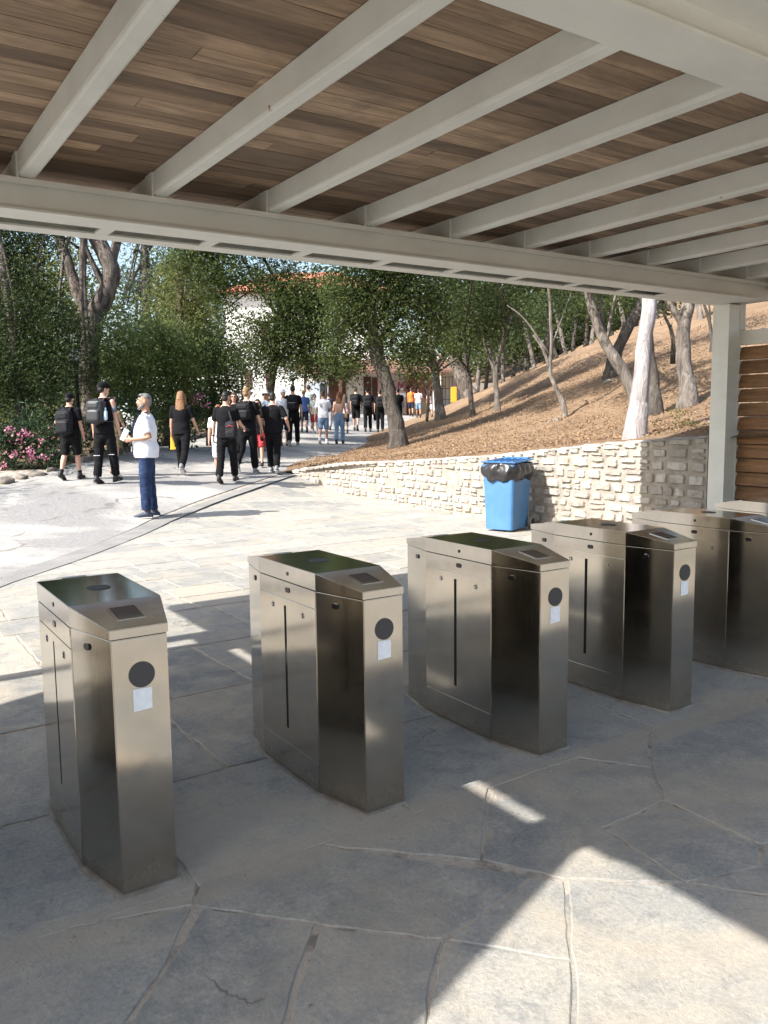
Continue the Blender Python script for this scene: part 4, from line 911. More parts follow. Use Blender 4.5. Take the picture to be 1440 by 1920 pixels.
for i in range(n):
    a = r_.rand()*6.28; c, s_ = math.cos(a)*sz[i], math.sin(a)*sz[i]; h_ = sz[i]*r_.uniform(.6, 1.3); z_ = -.002; k = len(V)
    V += [(x[i]+c, y[i]+s_, z_), (x[i]-s_, y[i]+c, z_), (x[i]-c, y[i]-s_, z_), (x[i]+s_, y[i]-c, z_), (x[i]+c*.3, y[i]+s_*.2, z_+h_*1.6)]
    F2 += [(k, k+1, k+4), (k+1, k+2, k+4), (k+2, k+3, k+4), (k+3, k, k+4)]
tag(ob('grit', npmesh('grit', V, F2), mat('pale_grit', (.42, .38, .32), .9, c2=(.2, .17, .14), ns=60)), 'loose grit and pebbles along the paving joint by the turnstiles', 'grit', kind='stuff')

# ------------------------------------------------------------------ building beyond the trees
M_white = mat('white_plaster', (.78, .77, .74), .9, c2=(.70, .69, .66), ns=1.5)
M_yel = mat('yellow_plaster', (.62, .52, .33), .9, c2=(.55, .45, .28), ns=1.5)
M_brown = mat('brown_shutter', (.085, .035, .025), .7)
M_tile = mat('terracotta_tiles', (.55, .20, .11), .85, c2=(.42, .16, .10), ns=20, bs=.8, bd=.06, bscale=9)
M_greyb = mat('grey_notice_board', (.36, .40, .44), .6)
bp, _ = Vector(at(640, 770, 52)), 0
BZ = 1.75
bd = empty('white_building', (at(640, 770, 55).x, at(640, 770, 55).y, BZ), -YAW, 'white plastered house with terracotta roof and veranda behind the crowd', 'building')
def bx(px, D): return (px-640)/FPX*D
def bz(py, D): return CH-(py-782)/FPX*D-BZ
mb = MB(); x0, x1, d0, d1 = bx(428, 55), bx(720, 55), 0, 9; zt = bz(548, 55)
mb.box(x0, x1, d0, d1, -1, zt); wl = mb.build('wall', M_white, bd)
mb = MB(); mb.add([(x0-.5, d0-.6, zt), (x1+.5, d0-.6, zt), (x1+.5, d1+.6, zt), (x0-.5, d1+.6, zt), (x0+3, d0+4.5, zt+2.0), (x1-3, d0+4.5, zt+2.0)], [(0, 1, 5, 4), (1, 2, 5), (2, 3, 4, 5), (3, 0, 4), (3, 2, 1, 0)]); mb.build('roof', M_tile, bd)
for px, py0, py1, w_ in ((500, 600, 640, 14), (560, 600, 640, 14), (640, 590, 640, 14), (468, 690, 722, 12), (505, 690, 740, 10)):
    mb = MB(); a = bx(px, 55); mb.box(a-w_/2/28, a+w_/2/28, -.06, .02, bz(py1, 55), bz(py0, 55)); mb.build('window', M_brown, bd, bevel=.01)
mb = MB(); xa, xb = bx(665, 55), bx(870, 55); mb.box(xa, xb, -1.2, -.01, -1, bz(672, 55)); mb.build('veranda_wall', M_white, bd)
mb = MB(); mb.box(bx(760, 54), bx(832, 54), -1.26, -1.205, -1, bz(690, 54)); mb.build('yellow_wall', M_yel, bd)
for px, w_, py0 in ((633, 32, 703), (691, 14, 705), (706, 12, 707), (783, 5, 722), (768, 9, 715)):
    mb = MB(); a = bx(px, 54); yy = -1.3 if px > 660 else -.08; mb.box(a-w_/56, a+w_/56, yy, yy+.05, -.8, bz(py0, 54)); mb.build('door', M_brown, bd, bevel=.01)
mb = MB(); xa, xb = bx(555, 52), bx(880, 52); z0, z1 = bz(694, 51), bz(664, 54)
mb.add([(xa, -4.2, z0), (xb, -4.2, z0), (xb, 0, z1), (xa, 0, z1), (xa, -4.2, z0-.14), (xb, -4.2, z0-.14), (xb, 0, z1-.14), (xa, 0, z1-.14)], [(0, 1, 2, 3), (7, 6, 5, 4), (0, 4, 5, 1), (1, 5, 6, 2), (2, 6, 7, 3), (3, 7, 4, 0)]); mb.build('veranda_roof', mat('old_brown_tiles', (.20, .10, .07), .9, c2=(.14, .075, .055), ns=14, bs=.8, bd=.06, bscale=9), bd)  # tile colour darkened to stand in for tree shade on the veranda
for px in (580, 645, 718, 826):
    mb = MB(); a = bx(px, 51); w_ = .1 if px < 800 else .24; mb.box(a-w_, a+w_, -4.05, -4.05+2*w_, -1, z0-.15); mb.build('post', M_brown if px < 800 else M_white, bd)
mb = MB(); mb.box(bx(430, 57)-9, bx(430, 57)-.0, 2, 8, -1, bz(700, 57)); mb.build('annex_wall', M_white, bd)
nb = empty('notice_board', at(594, 760, 50), -YAW, 'grey notice board with dark window strips by the house wall', 'notice board')
z0_ = at(594, 760, 50).z
mb = MB(); mb.box(-.62, .22, -.1, .25, CH-(752-782)/FPX*50-z0_-.9, (760-718)/FPX*50); mb.build('cabinet', M_greyb, nb, bevel=.02)
for k in range(4):
    mb = MB(); mb.box(.26+.1*k, .33+.1*k, -.05, .05, (760-748)/FPX*50, (760-719)/FPX*50); mb.build('dark_panel', M_lens, nb)
mb = MB(); mb.box(.22, .70, -.02, .02, (760-750)/FPX*50, (760-718)/FPX*50); mb.build('panel_back', M_greyb, nb)
yb_ = empty('yellow_sign_box', at(851, 755, 44), -YAW, 'upright orange yellow box standing by the far gateway', 'sign')
M_yell = mat('orange_yellow_paint', (.80, .36, .03), .6)
mb = MB(); mb.box(-.16, .16, -.12, .12, 0, .84); mb.build('box', M_yell, yb_, bevel=.03)
mb = MB(); mb.box(-.05, .05, -.05, .05, -1.0, .0); mb.build('foot', M_dark, yb_)
fn = empty('dark_gate', at(845, 770, 46), -YAW, 'tall dark metal gate behind the orange yellow box', 'gate')
mb = MB()
for k in range(9): mb.box(-.5+k*.2, -.47+k*.2, -.015, .015, -.6, 1.9)
for zz in (.0, .6, 1.2, 1.85): mb.box(-.5, 1.13, -.02, .02, zz, zz+.04)
mb.build('bars', M_dark, fn)
rw_ = empty('low_stone_wall', at(905, 745, 50), -YAW, 'low pale stone wall at the far end of the slope', 'wall')
mb = MB(); mb.box(-.9, 1.8, -.2, .2, -1.2, .85); mb.build('body', M_stone, rw_, bevel=.02)
# lantern posts
M_lamp = mat('white_lantern', (.72, .74, .76), .4)
def lantern(px, py, w_, h_, D, base, label):
    t0 = at(px, py, D); e = empty('lantern_post', (t0.x, t0.y, top(t0.x, t0.y)), -YAW, label, 'lamp'); zz = t0.z-e.location.z; w_ = w_*D/FPX/2; h_ = h_*D/FPX/2
    mb = MB(); taper(mb, -w_*.8, w_*.8, -w_*.8, w_*.8, zz-h_, zz+h_, -w_*-.12, -w_*-.12, w_*.2, 2); mb.build('lantern_head', M_lamp, e)
    mb = MB(); mb.tube([(0, 0, 0), (0, 0, zz-h_*2)], [.05, .045], 10, round_=False); mb.tube([(0, 0, zz-h_*2), (0, 0, zz-h_)], [.045, w_*.85], 10, round_=False); mb.build('pole', M_dark, e)
lantern(141, 665, 18, 22, 20, 800, 'black lantern post with white head beside the big pine')
lantern(453, 690, 15, 15, 30, 800, 'white headed lantern post in front of the dark bush')
lantern(549, 703, 18, 12, 36, 800, 'white headed lantern post in front of the house corner')
# ------------------------------------------------------------------ people
SK = mat('skin_fair', (.56, .33, .235), .5, c2=(.50, .28, .20), ns=14)
SK2 = mat('skin_tanned', (.42, .225, .145), .5, c2=(.36, .19, .12), ns=14)
def cloth(name, c, c2=None): return mat('cloth_'+name, c, .92, c2=c2 or tuple(v*.8 for v in c), ns=9, bs=.25, bd=.004, bscale=70, spec=.2)
CB = cloth('black', (.006, .006, .0075)); CW = cloth('white', (.74, .75, .80), (.68, .69, .75)); CJ = cloth('dark_denim', (.014, .026, .068), (.028, .048, .105))
CL = cloth('light_denim', (.22, .33, .46), (.14, .24, .38)); CO = cloth('olive', (.16, .13, .075)); CBL = cloth('blue', (.09, .16, .42)); CLB = cloth('pale_blue', (.46, .56, .66))
CPE = cloth('peach', (.66, .42, .33)); CR = cloth('red', (.40, .05, .06)); CM = cloth('mint', (.50, .62, .58)); CG = cloth('grey', (.28, .28, .29)); CN = cloth('navy', (.02, .025, .05)); COR = cloth('orange', (.70, .20, .05)); CPK = cloth('pink_white', (.66, .52, .52))
HR = {k: mat('hair_'+k, c, .6, c2=tuple(v*.55 for v in c), ns=30, scale=(1, 1, .3), bs=.5, bd=.005, bscale=60) for k, c in dict(black=(.012, .010, .009), brown=(.06, .033, .018), blond=(.28, .17, .08), ginger=(.22, .09, .035), grey=(.17, .165, .16), ombre=(.24, .12, .05)).items()}
M_sole = mat('pale_shoe_sole', (.55, .54, .52), .7); M_shoeB = mat('black_shoe', (.015, .015, .016), .5); M_shoeG = mat('grey_shoe', (.20, .20, .21), .7); M_shoeN = mat('navy_shoe', (.03, .04, .07), .6); M_shoeW = mat('white_shoe', (.7, .7, .7), .6); M_straw = mat('straw_hat', (.60, .42, .18), .9)
M_eye = mat('eye_white', (.7, .68, .65), .2); M_pup = mat('dark_iris', (.03, .02, .015), .15); M_lip = mat('lips', (.38, .15, .12), .5); M_ink = mat('tattoo_ink', (.12, .13, .17), .6); M_bott = mat('clear_blue_bottle', (.45, .60, .70), .1); M_paper = mat('printed_paper', (.6, .62, .64), .6)
def rotx(a): return Matrix.Rotation(a, 3, 'X')
def person(label, fx, fy, ty, deg, legs, arms, sk=SK, shirt=CB, sleeve='short', bottom='trousers', bcol=CB, hair='black', hs='short', shoe=M_shoeB, turn=0, lean=3, belly=0, hat=None, socks=None, glasses=False, detail=False, hgt=None, female=False, Dm=0, group=None, beard=False, wide=1.0):
    p, D = foot(fx, fy)
    if Dm: p2 = at(fx, fy, Dm); p = Vector((p2.x, p2.y, top(p2.x, p2.y))); D = Dm
    px_h = fy-ty; S = px_h*D/FPX/1.78*.995
    if hgt: S = hgt/1.78
    e = empty('person', (0, 0, 0), 0, label, 'person', group)
    hip = Vector((0, 0, .93)); side = (-1, 1)
    lz = []; LEG = []; fat = wide
    for s, (a, k) in zip(side, legs):
        h0 = hip+Vector((s*.092, 0, -.02)); a_, k_ = R(a), R(k)
        kn = h0+Vector((s*.012, math.sin(a_), -math.cos(a_)))*.43; b_ = a_-k_
        an = kn+Vector((0, math.sin(b_), -math.cos(b_)))*.41; LEG.append((h0, kn, an, b_, a, k))
        pit = min(0, b_*.9) if b_ < -.15 else max(0, b_*.5)     # trailing foot lifts its heel
        toe = an+Vector((0, .15*math.cos(pit), .15*math.sin(pit)-.06))
        lz.append(min(an.z-.085, toe.z-.025))
    dz = -min(lz)
    off = Vector((0, 0, dz)); L_ = R(lean)
    def up(v): v = Vector(v); q = v-hip; q = rotx(-L_) @ q; return hip+q+off
    leg = [(a+off, b+off, c+off, *r_) for a, b, c, *r_ in LEG]
    vox = .0085 if detail else (.011 if D < 20 else .016 if D < 30 else .02)
    body = MB()
    # torso
    X_ = (1, 0, 0); w0 = 1.0 if not female else .88
    body.tube([up((0, 0, .88)), up((0, 0, .98)), up((0, .01+belly*.3, 1.10)), up((0, 0, 1.28)), up((0, -.01, 1.41)), up((0, -.01, 1.46))],
              [(.150*(1.03 if female else 1)*fat, .10), (.158*(1.04 if female else 1)*fat, .108+belly*.3), (.138*w0*fat, .100+belly), (.160*w0*fat, .112+belly*.5), (.165*w0*fat, .095), (.11*w0, .07)], 16, side=X_)
    hr = R(turn); HM_ = Matrix.Rotation(hr, 3, 'Z'); hc = up((0, .015, 1.665))
    body.tube([up((0, -.015, 1.42)), up((0, -.01, 1.50)), hc+Vector((0, -.012, -.06))], [.062*w0, .055*w0, .056], 12)
    def hp(v): return hc+HM_ @ Vector(v)
    body.ell(hp((0, -.012, .018)), (.076, .095, .092), 16, HM_)
    body.ell(hp((0, .026, -.035)), (.060, .066, .088), 16, HM_)
    body.ell(hp((0, .062, -.095)), (.034, .030, .024), 10, HM_)
    body.tube([hp((0, .088, .012)), hp((0, .104, -.024)), hp((0, .090, -.034))], [.008, .0125, .012], 8)
    body.ell(hp((0, .078, .028)), (.045, .014, .011), 10, HM_)
    for s in side: body.ell(hp((s*.077, -.005, -.012)), (.010, .020, .031), 8, HM_)
    body.ell(hp((0, .086, -.062)), (.022, .010, .008), 8, HM_)
    # legs
    for (h0, kn, an, b_, a, k), s in zip(leg, side):
        m1 = h0.lerp(kn, .4); c1 = kn.lerp(an, .3)+Vector((0, -.012, 0))
        body.tube([h0+Vector((0, 0, .04)), m1, kn, c1, kn.lerp(an, .75), an, an+Vector((0, 0, -.03))], [.085, .076, .055, .056, .038, .036, .038], 12)
        d = Vector((0, math.cos(b_*.6), 0)); body.tube([an+Vector((0, -.02, -.04)), an+Vector((0, .06, -.05)), an+Vector((0, .12, -.06))], [.036, .034, .028], 8)
    # arms
    AR = []
    for s, (ap, ab, el, inw) in zip(side, arms):
        sh = up((s*.178*w0*(.5+.5*fat), -.005, 1.425)); a_ = R(ap); b_ = R(ab)
        d1 = Vector((s*math.sin(b_), math.sin(a_)*math.cos(b_), -math.cos(a_)*math.cos(b_))); elb = sh+d1*.285
        a2 = R(ap+el); d2 = Vector((s*math.sin(b_)*.6-s*math.sin(R(inw)), math.sin(a2), -math.cos(a2))).normalized(); wr = elb+d2*.255
        body.tube([sh, sh.lerp(elb, .35), elb, elb.lerp(wr, .3), wr], [.050*w0, .045*w0, .037*w0, .037*w0, .025*w0], 12)
        # hand
        fw = Vector((0, math.cos(a2), math.sin(a2))); inn = Vector((-s, 0, 0)); inn = (inn-d2*inn.dot(d2)).normalized(); th = d2.cross(inn).normalized()
        if th.dot(Vector((0, 1, .2))) < 0: th = -th
        pe = wr+d2*.085; body.tube([wr-d2*.01, wr+d2*.035, pe], [(.024, .017), (.037, .015), (.040, .013)], 10, side=th)
        if D < 30:
            for q, (o_, l_) in enumerate(((.030, .070), (.010, .080), (-.010, .074), (-.029, .058))):
                b0 = pe+th*o_-d2*.012; c_ = .55 if not detail else .75
                d_ = (d2*math.cos(.3)+inn*math.sin(.3)); p1 = b0+d_*l_*.45; d_ = (d2*math.cos(.3+c_)+inn*math.sin(.3+c_)); p2 = p1+d_*l_*.32
                d_ = (d2*math.cos(.3+c_*2)+inn*math.sin(.3+c_*2)); p3 = p2+d_*l_*.26; body.tube([b0, p1, p2, p3], [.0098, .0092, .0086, .0078], 8)
            b0 = wr+d2*.025+th*.028; p1 = b0+(d2*.6+th*.7+inn*.2).normalized()*.038; p2 = p1+(d2*.9+th*.15+inn*.35).normalized()*.034; body.tube([b0, p1, p2], [.0125, .0108, .0092], 8)
        else: body.tube([pe-d2*.01, pe+d2*.03+inn*.01, pe+d2*.06+inn*.03], [(.036, .012), (.032, .011), (.026, .010)], 8, side=th)
        AR.append((sh, elb, wr, d1, d2, pe, th, inn))
    bo = ob('body', remesh(body, vox, 2), sk, e)
    # shirt
    def wr_(m2, v=.013, a=.006): return remesh(m2, max(vox*1.2, v), 2, a, 7)
    m2 = MB(); hem = .86 if bottom != 'dress' else .62
    if shirt is not None:
        pts = [up((0, 0, hem)), up((0, 0, .98)), up((0, .01+belly*.3, 1.10)), up((0, 0, 1.28)), up((0, -.01, 1.40)), up((0, -.012, 1.462))]
        rad = [((.192 if bottom != 'dress' else .24)*fat, .142+belly*.6), (.184*fat, .136+belly), (.168*w0*fat, .126+belly*1.1), (.184*w0*fat, .135+belly*.5), (.188*w0*fat, .118), (.132*w0, .090)]
        if sleeve == 'crop': pts = pts[2:]; rad = rad[2:]
        m2.tube(pts, rad, 20, side=X_, round_=False)
        m2.tube([up((0, -.012, 1.455)), up((0, -.012, 1.478)), up((0, -.012, 1.497))], [(.130*w0, .088), (.098*w0, .078), (.066, .064)], 14, side=X_, round_=False)
        for (sh, elb, w2, d1, d2, *_), s in zip(AR, side):
            if sleeve == 'short': m2.tube([sh+Vector((-s*.05, 0, .012)), sh, sh.lerp(elb, .45), sh.lerp(elb, .78)], [.066, .072*w0, .066*w0, .068*w0], 12, round_=False)
            elif sleeve == 'none' or sleeve == 'crop': m2.tube([sh+Vector((-s*.08, 0, -.01)), sh+Vector((-s*.01, 0, 0))], [.055, .050], 12, round_=False)
            elif sleeve == 'long': m2.tube([sh+Vector((-s*.05, 0, .012)), sh, elb, w2], [.066, .070, .055, .040], 12)
        so2 = ob('shirt' if bottom != 'dress' else 'dress', wr_(m2, a=.007), shirt, e)
        if detail:
            for s in side:
                m2 = MB(); m2.tube([up((s*.012, .078, 1.462)), up((s*.055, .04, 1.497)), up((s*.07, -.03, 1.515))], [(.020, .007)]*3, 8); m2.build('collar', shirt, so2, smooth=True)
    # trousers, shorts, skirt
    m2 = MB(); loose = .014 if bottom != 'skinny' else .006
    if bottom in ('trousers', 'skinny', 'shorts'):
        m2.tube([up((0, 0, .99)), hip+off, hip+off+Vector((0, 0, -.09))], [(.165*fat, .122+belly*.5), (.172*fat, .126), (.150, .112)], 16, side=X_)
        for (h0, kn, an, b_, a, k), s in zip(leg, side):
            if bottom == 'shorts': m2.tube([h0+Vector((0, 0, .04)), h0.lerp(kn, .5), h0.lerp(kn, .97)], [.098, .094, .090], 14, round_=False)
            else: m2.tube([h0+Vector((0, 0, .04)), h0.lerp(kn, .45), kn, kn.lerp(an, .5), kn.lerp(an, .93)], [.094+loose*.3, .084+loose, .064+loose, .062+loose, .052+loose*1.4], 14, round_=False)
        ob('trousers' if bottom != 'shorts' else 'shorts', wr_(m2, a=.009), bcol, e)
    elif bottom == 'skirt':
        m2.tube([up((0, 0, .98)), hip+off, hip+off+Vector((0, 0, -.32))], [(.16, .12), (.18, .14), (.23, .19)], 16, side=X_, round_=False); ob('skirt', wr_(m2), bcol, e)
    # socks and shoes
    for (h0, kn, an, b_, a, k), s in zip(leg, side):
        if socks: m2 = MB(); m2.tube([kn.lerp(an, .78), an, an+Vector((0, 0, -.03))], [.045, .042, .044], 10, round_=False); m2.build('sock', socks, e, smooth=True)
        pit = min(0, b_*.9) if b_ < -.15 else max(0, b_*.5)
        def sp(y, z): return an+Vector((0, y*math.cos(pit)-(z)*math.sin(pit)*.0, y*math.sin(pit)+z))
        m2 = MB(); m2.tube([sp(-.065, -.045), sp(-.03, -.025), sp(.04, -.035), sp(.11, -.05), sp(.165, -.058)], [(.036, .034), (.042, .046), (.043, .038), (.048, .028), (.038, .020)], 12, side=X_)
        m2.tube([an+Vector((0, -.015, .03)), an+Vector((0, -.02, -.02))], [.046, .048], 10)
        sh_o = ob('shoe', remesh(m2, .009, 1), shoe, e)
        m2 = MB(); m2.tube([sp(-.075, -.076), sp(.04, -.078), sp(.12, -.078), sp(.175, -.074)], [(.040, .013), (.042, .012), (.048, .012), (.038, .010)], 12, side=X_); m2.build('sole', M_sole if shoe in (M_shoeG, M_shoeN, M_shoeW) else M_shoeB, sh_o, smooth=True)
    # hair
    H = HR[hair]; m2 = MB()
    if hs in ('short', 'long', 'curly', 'pony', 'bun', 'crew'):
        z_ = .004 if hs != 'crew' else -.004
        m2.ell(hp((0, -.022, .036)), (.079+z_, .094+z_, .086+z_), 16, HM_); m2.ell(hp((0, -.052, -.012)), (.070+z_, .062+z_, .070), 14, HM_)
        if not hat: m2.ell(hp((0, .035, .078)), (.058, .045, .034), 12, HM_)
    if hs == 'long':
        m2.tube([hp((0, -.055, .06)), hp((0, -.085, -.05)), hp((0, -.10, -.16)), hp((0, -.125, -.27)), hp((0, -.125, -.37 if not female else -.5))], [(.075, .06), (.090, .055), (.105, .045), (.10, .035), (.05, .022)], 14, side=tuple(HM_ @ Vector((1, 0, 0))))
        for s in side: m2.tube([hp((s*.07, .0, .04)), hp((s*.086, -.01, -.06)), hp((s*.10, -.04, -.17))], [.026, .030, .024], 10)
    if hs == 'curly':
        r3 = random.Random(4)
        for q in range(36): m2.ell(hp((r3.uniform(-.11, .11), r3.uniform(-.12, .03), r3.uniform(-.22, .11))), (.042, .042, .042), 8)
    if hs == 'pony': m2.tube([hp((0, -.10, .05)), hp((0, -.14, .0)), hp((0, -.14, -.14))], [.025, .03, .015], 10)
    if hs == 'bun': m2.ell(hp((0, -.06, .12)), (.04, .04, .035), 10)
    if hs != 'bald':
        hm = remesh(m2, .009, 1, .004, 22)
        # keep the face clear
        bm = bmesh.new(); bm.from_mesh(hm); inv = HM_.transposed()
        kill = [v for v in bm.verts if (lambda q: q.y > .028 and q.z < .052+.25*(q.y-.028) and q.z > -.12 and abs(q.x) < .071)(inv @ (v.co-hc)) and hs != 'curly']
        for v in kill: v.co -= HM_ @ Vector((0, .05, 0))*(min(1, ((inv @ (v.co-hc)).y-.028)/.03))
        bm.to_mesh(hm); bm.free(); ob('hair', hm, H, e)
    if beard:
        m2 = MB(); m2.tube([hp((-.060, .015, -.045)), hp((-.045, .050, -.085)), hp((0, .078, -.107)), hp((.045, .050, -.085)), hp((.060, .015, -.045))], [(.010, .026), (.016, .028), (.018, .024), (.016, .028), (.010, .026)], 10)
        m2.tube([hp((-.028, .086, -.052)), hp((0, .094, -.047)), hp((.028, .086, -.052))], [.007]*3, 8); ob('beard', remesh(m2, .006, 1, .003, 40), HR['grey'], e)
    if detail or D < 26:
        for s in side:
            m2 = MB(); m2.ell(hp((s*.030, .074, .004)), (.0135, .012, .0095), 12, HM_); eo = m2.build('eye', M_eye, e, smooth=True)
            m2 = MB(); m2.ell(hp((s*.030, .0825, .004)), (.006, .005, .006), 8, HM_); m2.build('iris', M_pup, eo, smooth=True)
            m2 = MB(); m2.tube([hp((s*.014, .090, .026)), hp((s*.032, .088, .032)), hp((s*.050, .076, .025))], [.0045]*3, 6); m2.build('eyebrow', H, e, smooth=True)
        m2 = MB(); m2.tube([hp((-.022, .088, -.064)), hp((0, .096, -.063)), hp((.022, .088, -.064))], [.004, .006, .004], 8); m2.build('mouth', M_lip, e, smooth=True)
    if hat in ('cap', 'whitecap'):
        Mh = CB if hat == 'cap' else CW; m2 = MB(); m2.ell(hp((0, -.012, .048)), (.092, .108, .080), 16, HM_); m2.ell(hp((0, -.012, .022)), (.089, .105, .050), 16, HM_)
        m2.tube([hp((0, .07, .04)), hp((0, .12, .038)), hp((0, .165, .030))], [(.078, .012), (.074, .010), (.050, .008)], 12, side=tuple(HM_ @ Vector((1, 0, 0)))); ob('cap', remesh(m2, .009, 1), Mh, e)
    if hat in ('straw', 'sunhat'):
        m2 = MB(); m2.tube([hp((0, -.005, .035)), hp((0, -.005, .09)), hp((0, -.005, .128))], [(.095, .108), (.088, .10), (.070, .082)], 18, side=tuple(HM_ @ Vector((1, 0, 0))), round_=False)
        m2.tube([hp((0, -.005, .034)), hp((0, -.005, .046))], [(.155, .165), (.150, .160)], 24, side=tuple(HM_ @ Vector((1, 0, 0))), round_=False); ob('hat', remesh(m2, .010, 1), M_straw if hat == 'straw' else CW, e)
    if glasses:
        zz = .075 if glasses == 'top' else .006; yy = .072 if glasses == 'top' else .092
        m2 = MB()
        for s in side: m2.ell(hp((s*.033, yy, zz)), (.027, .010, .019), 12, HM_)
        m2.tube([hp((-.012, yy+.003, zz+.006)), hp((.012, yy+.003, zz+.006))], [.004, .004], 6)
        for s in side: m2.tube([hp((s*.062, yy-.012, zz+.006)), hp((s*.086, yy-.05, zz-.002)), hp((s*.088, -.01, zz-.014))], [.004]*3, 6)
        ob('sunglasses', remesh(m2, .005, 0), M_lens, e)
    cols = e.matrix_world.copy()
    e.location = p; e.rotation_euler.z = -YAW-R(deg); e.scale = (S, S, S)
    return dict(e=e, up=up, AR=AR, S=S, hp=hp, leg=leg, off=off, D=D)
def attach(P, name, label, cat, parts, group=None):
    t = empty(name, P['e'].location, 0, label, cat, group); t.rotation_euler = P['e'].rotation_euler; t.scale = P['e'].scale
    for nm, mb_, mt in parts: (ob(nm, mb_, mt, t) if not isinstance(mb_, MB) else mb_.build(nm, mt, t, smooth=True))
    return t
M_packB = mat('black_pack_fabric', (.007, .008, .010), .65, c2=(.014, .015, .018), ns=6, bs=.3, bd=.005, bscale=40, spec=.2); M_packG = mat('grey_pack_trim', (.05, .052, .056), .6)
def rbox(mb_, c, r_, M_=None, up_=None):
    vs = []; n = 20
    m2 = MB(); rings = []
    for j in range(9):
        v = j/8*2-1; 
        rr = []
        for k in range(n):
            an = 2*math.pi*k/n; ca, sa = math.cos(an), math.sin(an); q = (abs(ca)**5+abs(sa)**5)**(-1/5); f = (1-abs(v)**5)**(1/5) if abs(v) < 1 else .0
            f = max(f, .05); vs.append(Vector(c)+Vector((ca*q*r_[0]*f, sa*q*r_[1]*f, v*r_[2])))
    fs = [(j*n+k, j*n+(k+1) % n, (j+1)*n+(k+1) % n, (j+1)*n+k) for j in range(8) for k in range(n)]+[tuple(range(n-1, -1, -1)), tuple(8*n+k for k in range(n))]
    if up_: vs = [up_(v) for v in vs]
    mb_.add(vs, fs)
def backpack(P, label, mt=M_packB, sz=(.155, .085, .235), z=1.20, trim=M_packG, bottle=False, big=False):
    up = P['up']; y0 = -.125-sz[1]
    b = MB(); rbox(b, (0, y0, z), sz, up_=up); bm = remesh(b, .013, 1, .006, 9)
    pk = MB(); rbox(pk, (0, y0-sz[1]*.95, z-sz[2]*.32), (sz[0]*.78, .03, sz[2]*.5), up_=up); pk2 = MB(); rbox(pk2, (0, y0-sz[1]*.88, z+sz[2]*.45), (sz[0]*.66, .022, sz[2]*.26), up_=up)
    parts = [('pack_body', bm, mt), ('front_pocket', pk, mt), ('top_pocket', pk2, mt)]
    zp = MB(); zp.tube([up((-sz[0]*.7, y0-sz[1]*1.02-.02, z-sz[2]*.02)), up((sz[0]*.7, y0-sz[1]*1.02-.02, z-sz[2]*.02))], [.004, .004], 6); parts.append(('zip', zp, trim))
    for s in (-1, 1):
        st = MB(); st.tube([up((s*.075, y0+.05, z+sz[2]*.8)), up((s*.085, -.09, 1.49)), up((s*.095, .05, 1.485)), up((s*.10, .135, 1.36)), up((s*.12, .125, 1.18)), up((s*.165, .0, 1.08)), up((s*.13, -.13, z-sz[2]*.7))], [(.024, .008)]*7, 8, side=(1, 0, .2)); parts.append(('strap', st, mt))
    t = attach(P, 'backpack', label, 'backpack', parts, 'backpacks worn by the walkers')
    return t
ST = (0, 0); Wk = ((24, 4), (-20, 22)); Wk2 = ((-22, 24), (24, 4)); Wn = ((12, 4), (-12, 14)); Wn2 = ((-12, 14), (12, 4))
AD = ((-12, 8, 12, 0), (14, 8, 16, 0)); AD2 = ((16, 8, 18, 0), (-14, 8, 10, 0)); AS = ((2, 7, 10, 0), (2, 7, 10, 0))
# the man in the white polo shirt
P = person('grey bearded man in white polo shirt and blue jeans standing side on', 280, 971, 741, -98, ((3, 3), (-2, 3)), ((-14, 8, 98, 20), (-18, 8, 100, 18)), sk=SK2, shirt=CW, bcol=CJ, bottom='trousers', hair='grey', hs='crew', shoe=M_shoeN, turn=12, lean=-1, belly=.045, wide=1.12, detail=True, glasses='top', beard=True)
a = P['AR'][0]; b = P['AR'][1]; c = (a[5]+b[5])/2+Vector((0, .03, 0))
m2 = MB(); Mq = Matrix.Translation(a[5]+Vector((.035, .045, .04))) @ Matrix.Rotation(R(25), 4, 'X') @ Matrix.Rotation(R(50), 4, 'Z'); m2.box(-.05, .05, -.006, .006, -.05, .12, Mq)
attach(P, 'leaflet', 'folded pale leaflet held by the man in the white polo shirt', 'leaflet', [('sheet', m2, M_paper)])
m2 = MB(); up = P['up']; m2.tube([up((.090, -.04, 1.515)), up((.10, .07, 1.475)), up((.06, .168, 1.34)), up((.02, .195, 1.12)), up((0, .205, 1.02)), up((-.02, .195, 1.12)), up((-.06, .168, 1.34)), up((-.10, .07, 1.475)), up((-.090, -.04, 1.515))], [(.011, .005)]*9, 6)
m3 = MB(); m3.box(-.028, .028, -.004, .004, -.05, .03, Matrix.Translation(up((0, .205, .99))))
attach(P, 'lanyard', 'dark blue lanyard with badge round the neck of the man in the white polo shirt', 'lanyard', [('cord', m2, CN), ('badge', m3, M_paper)])
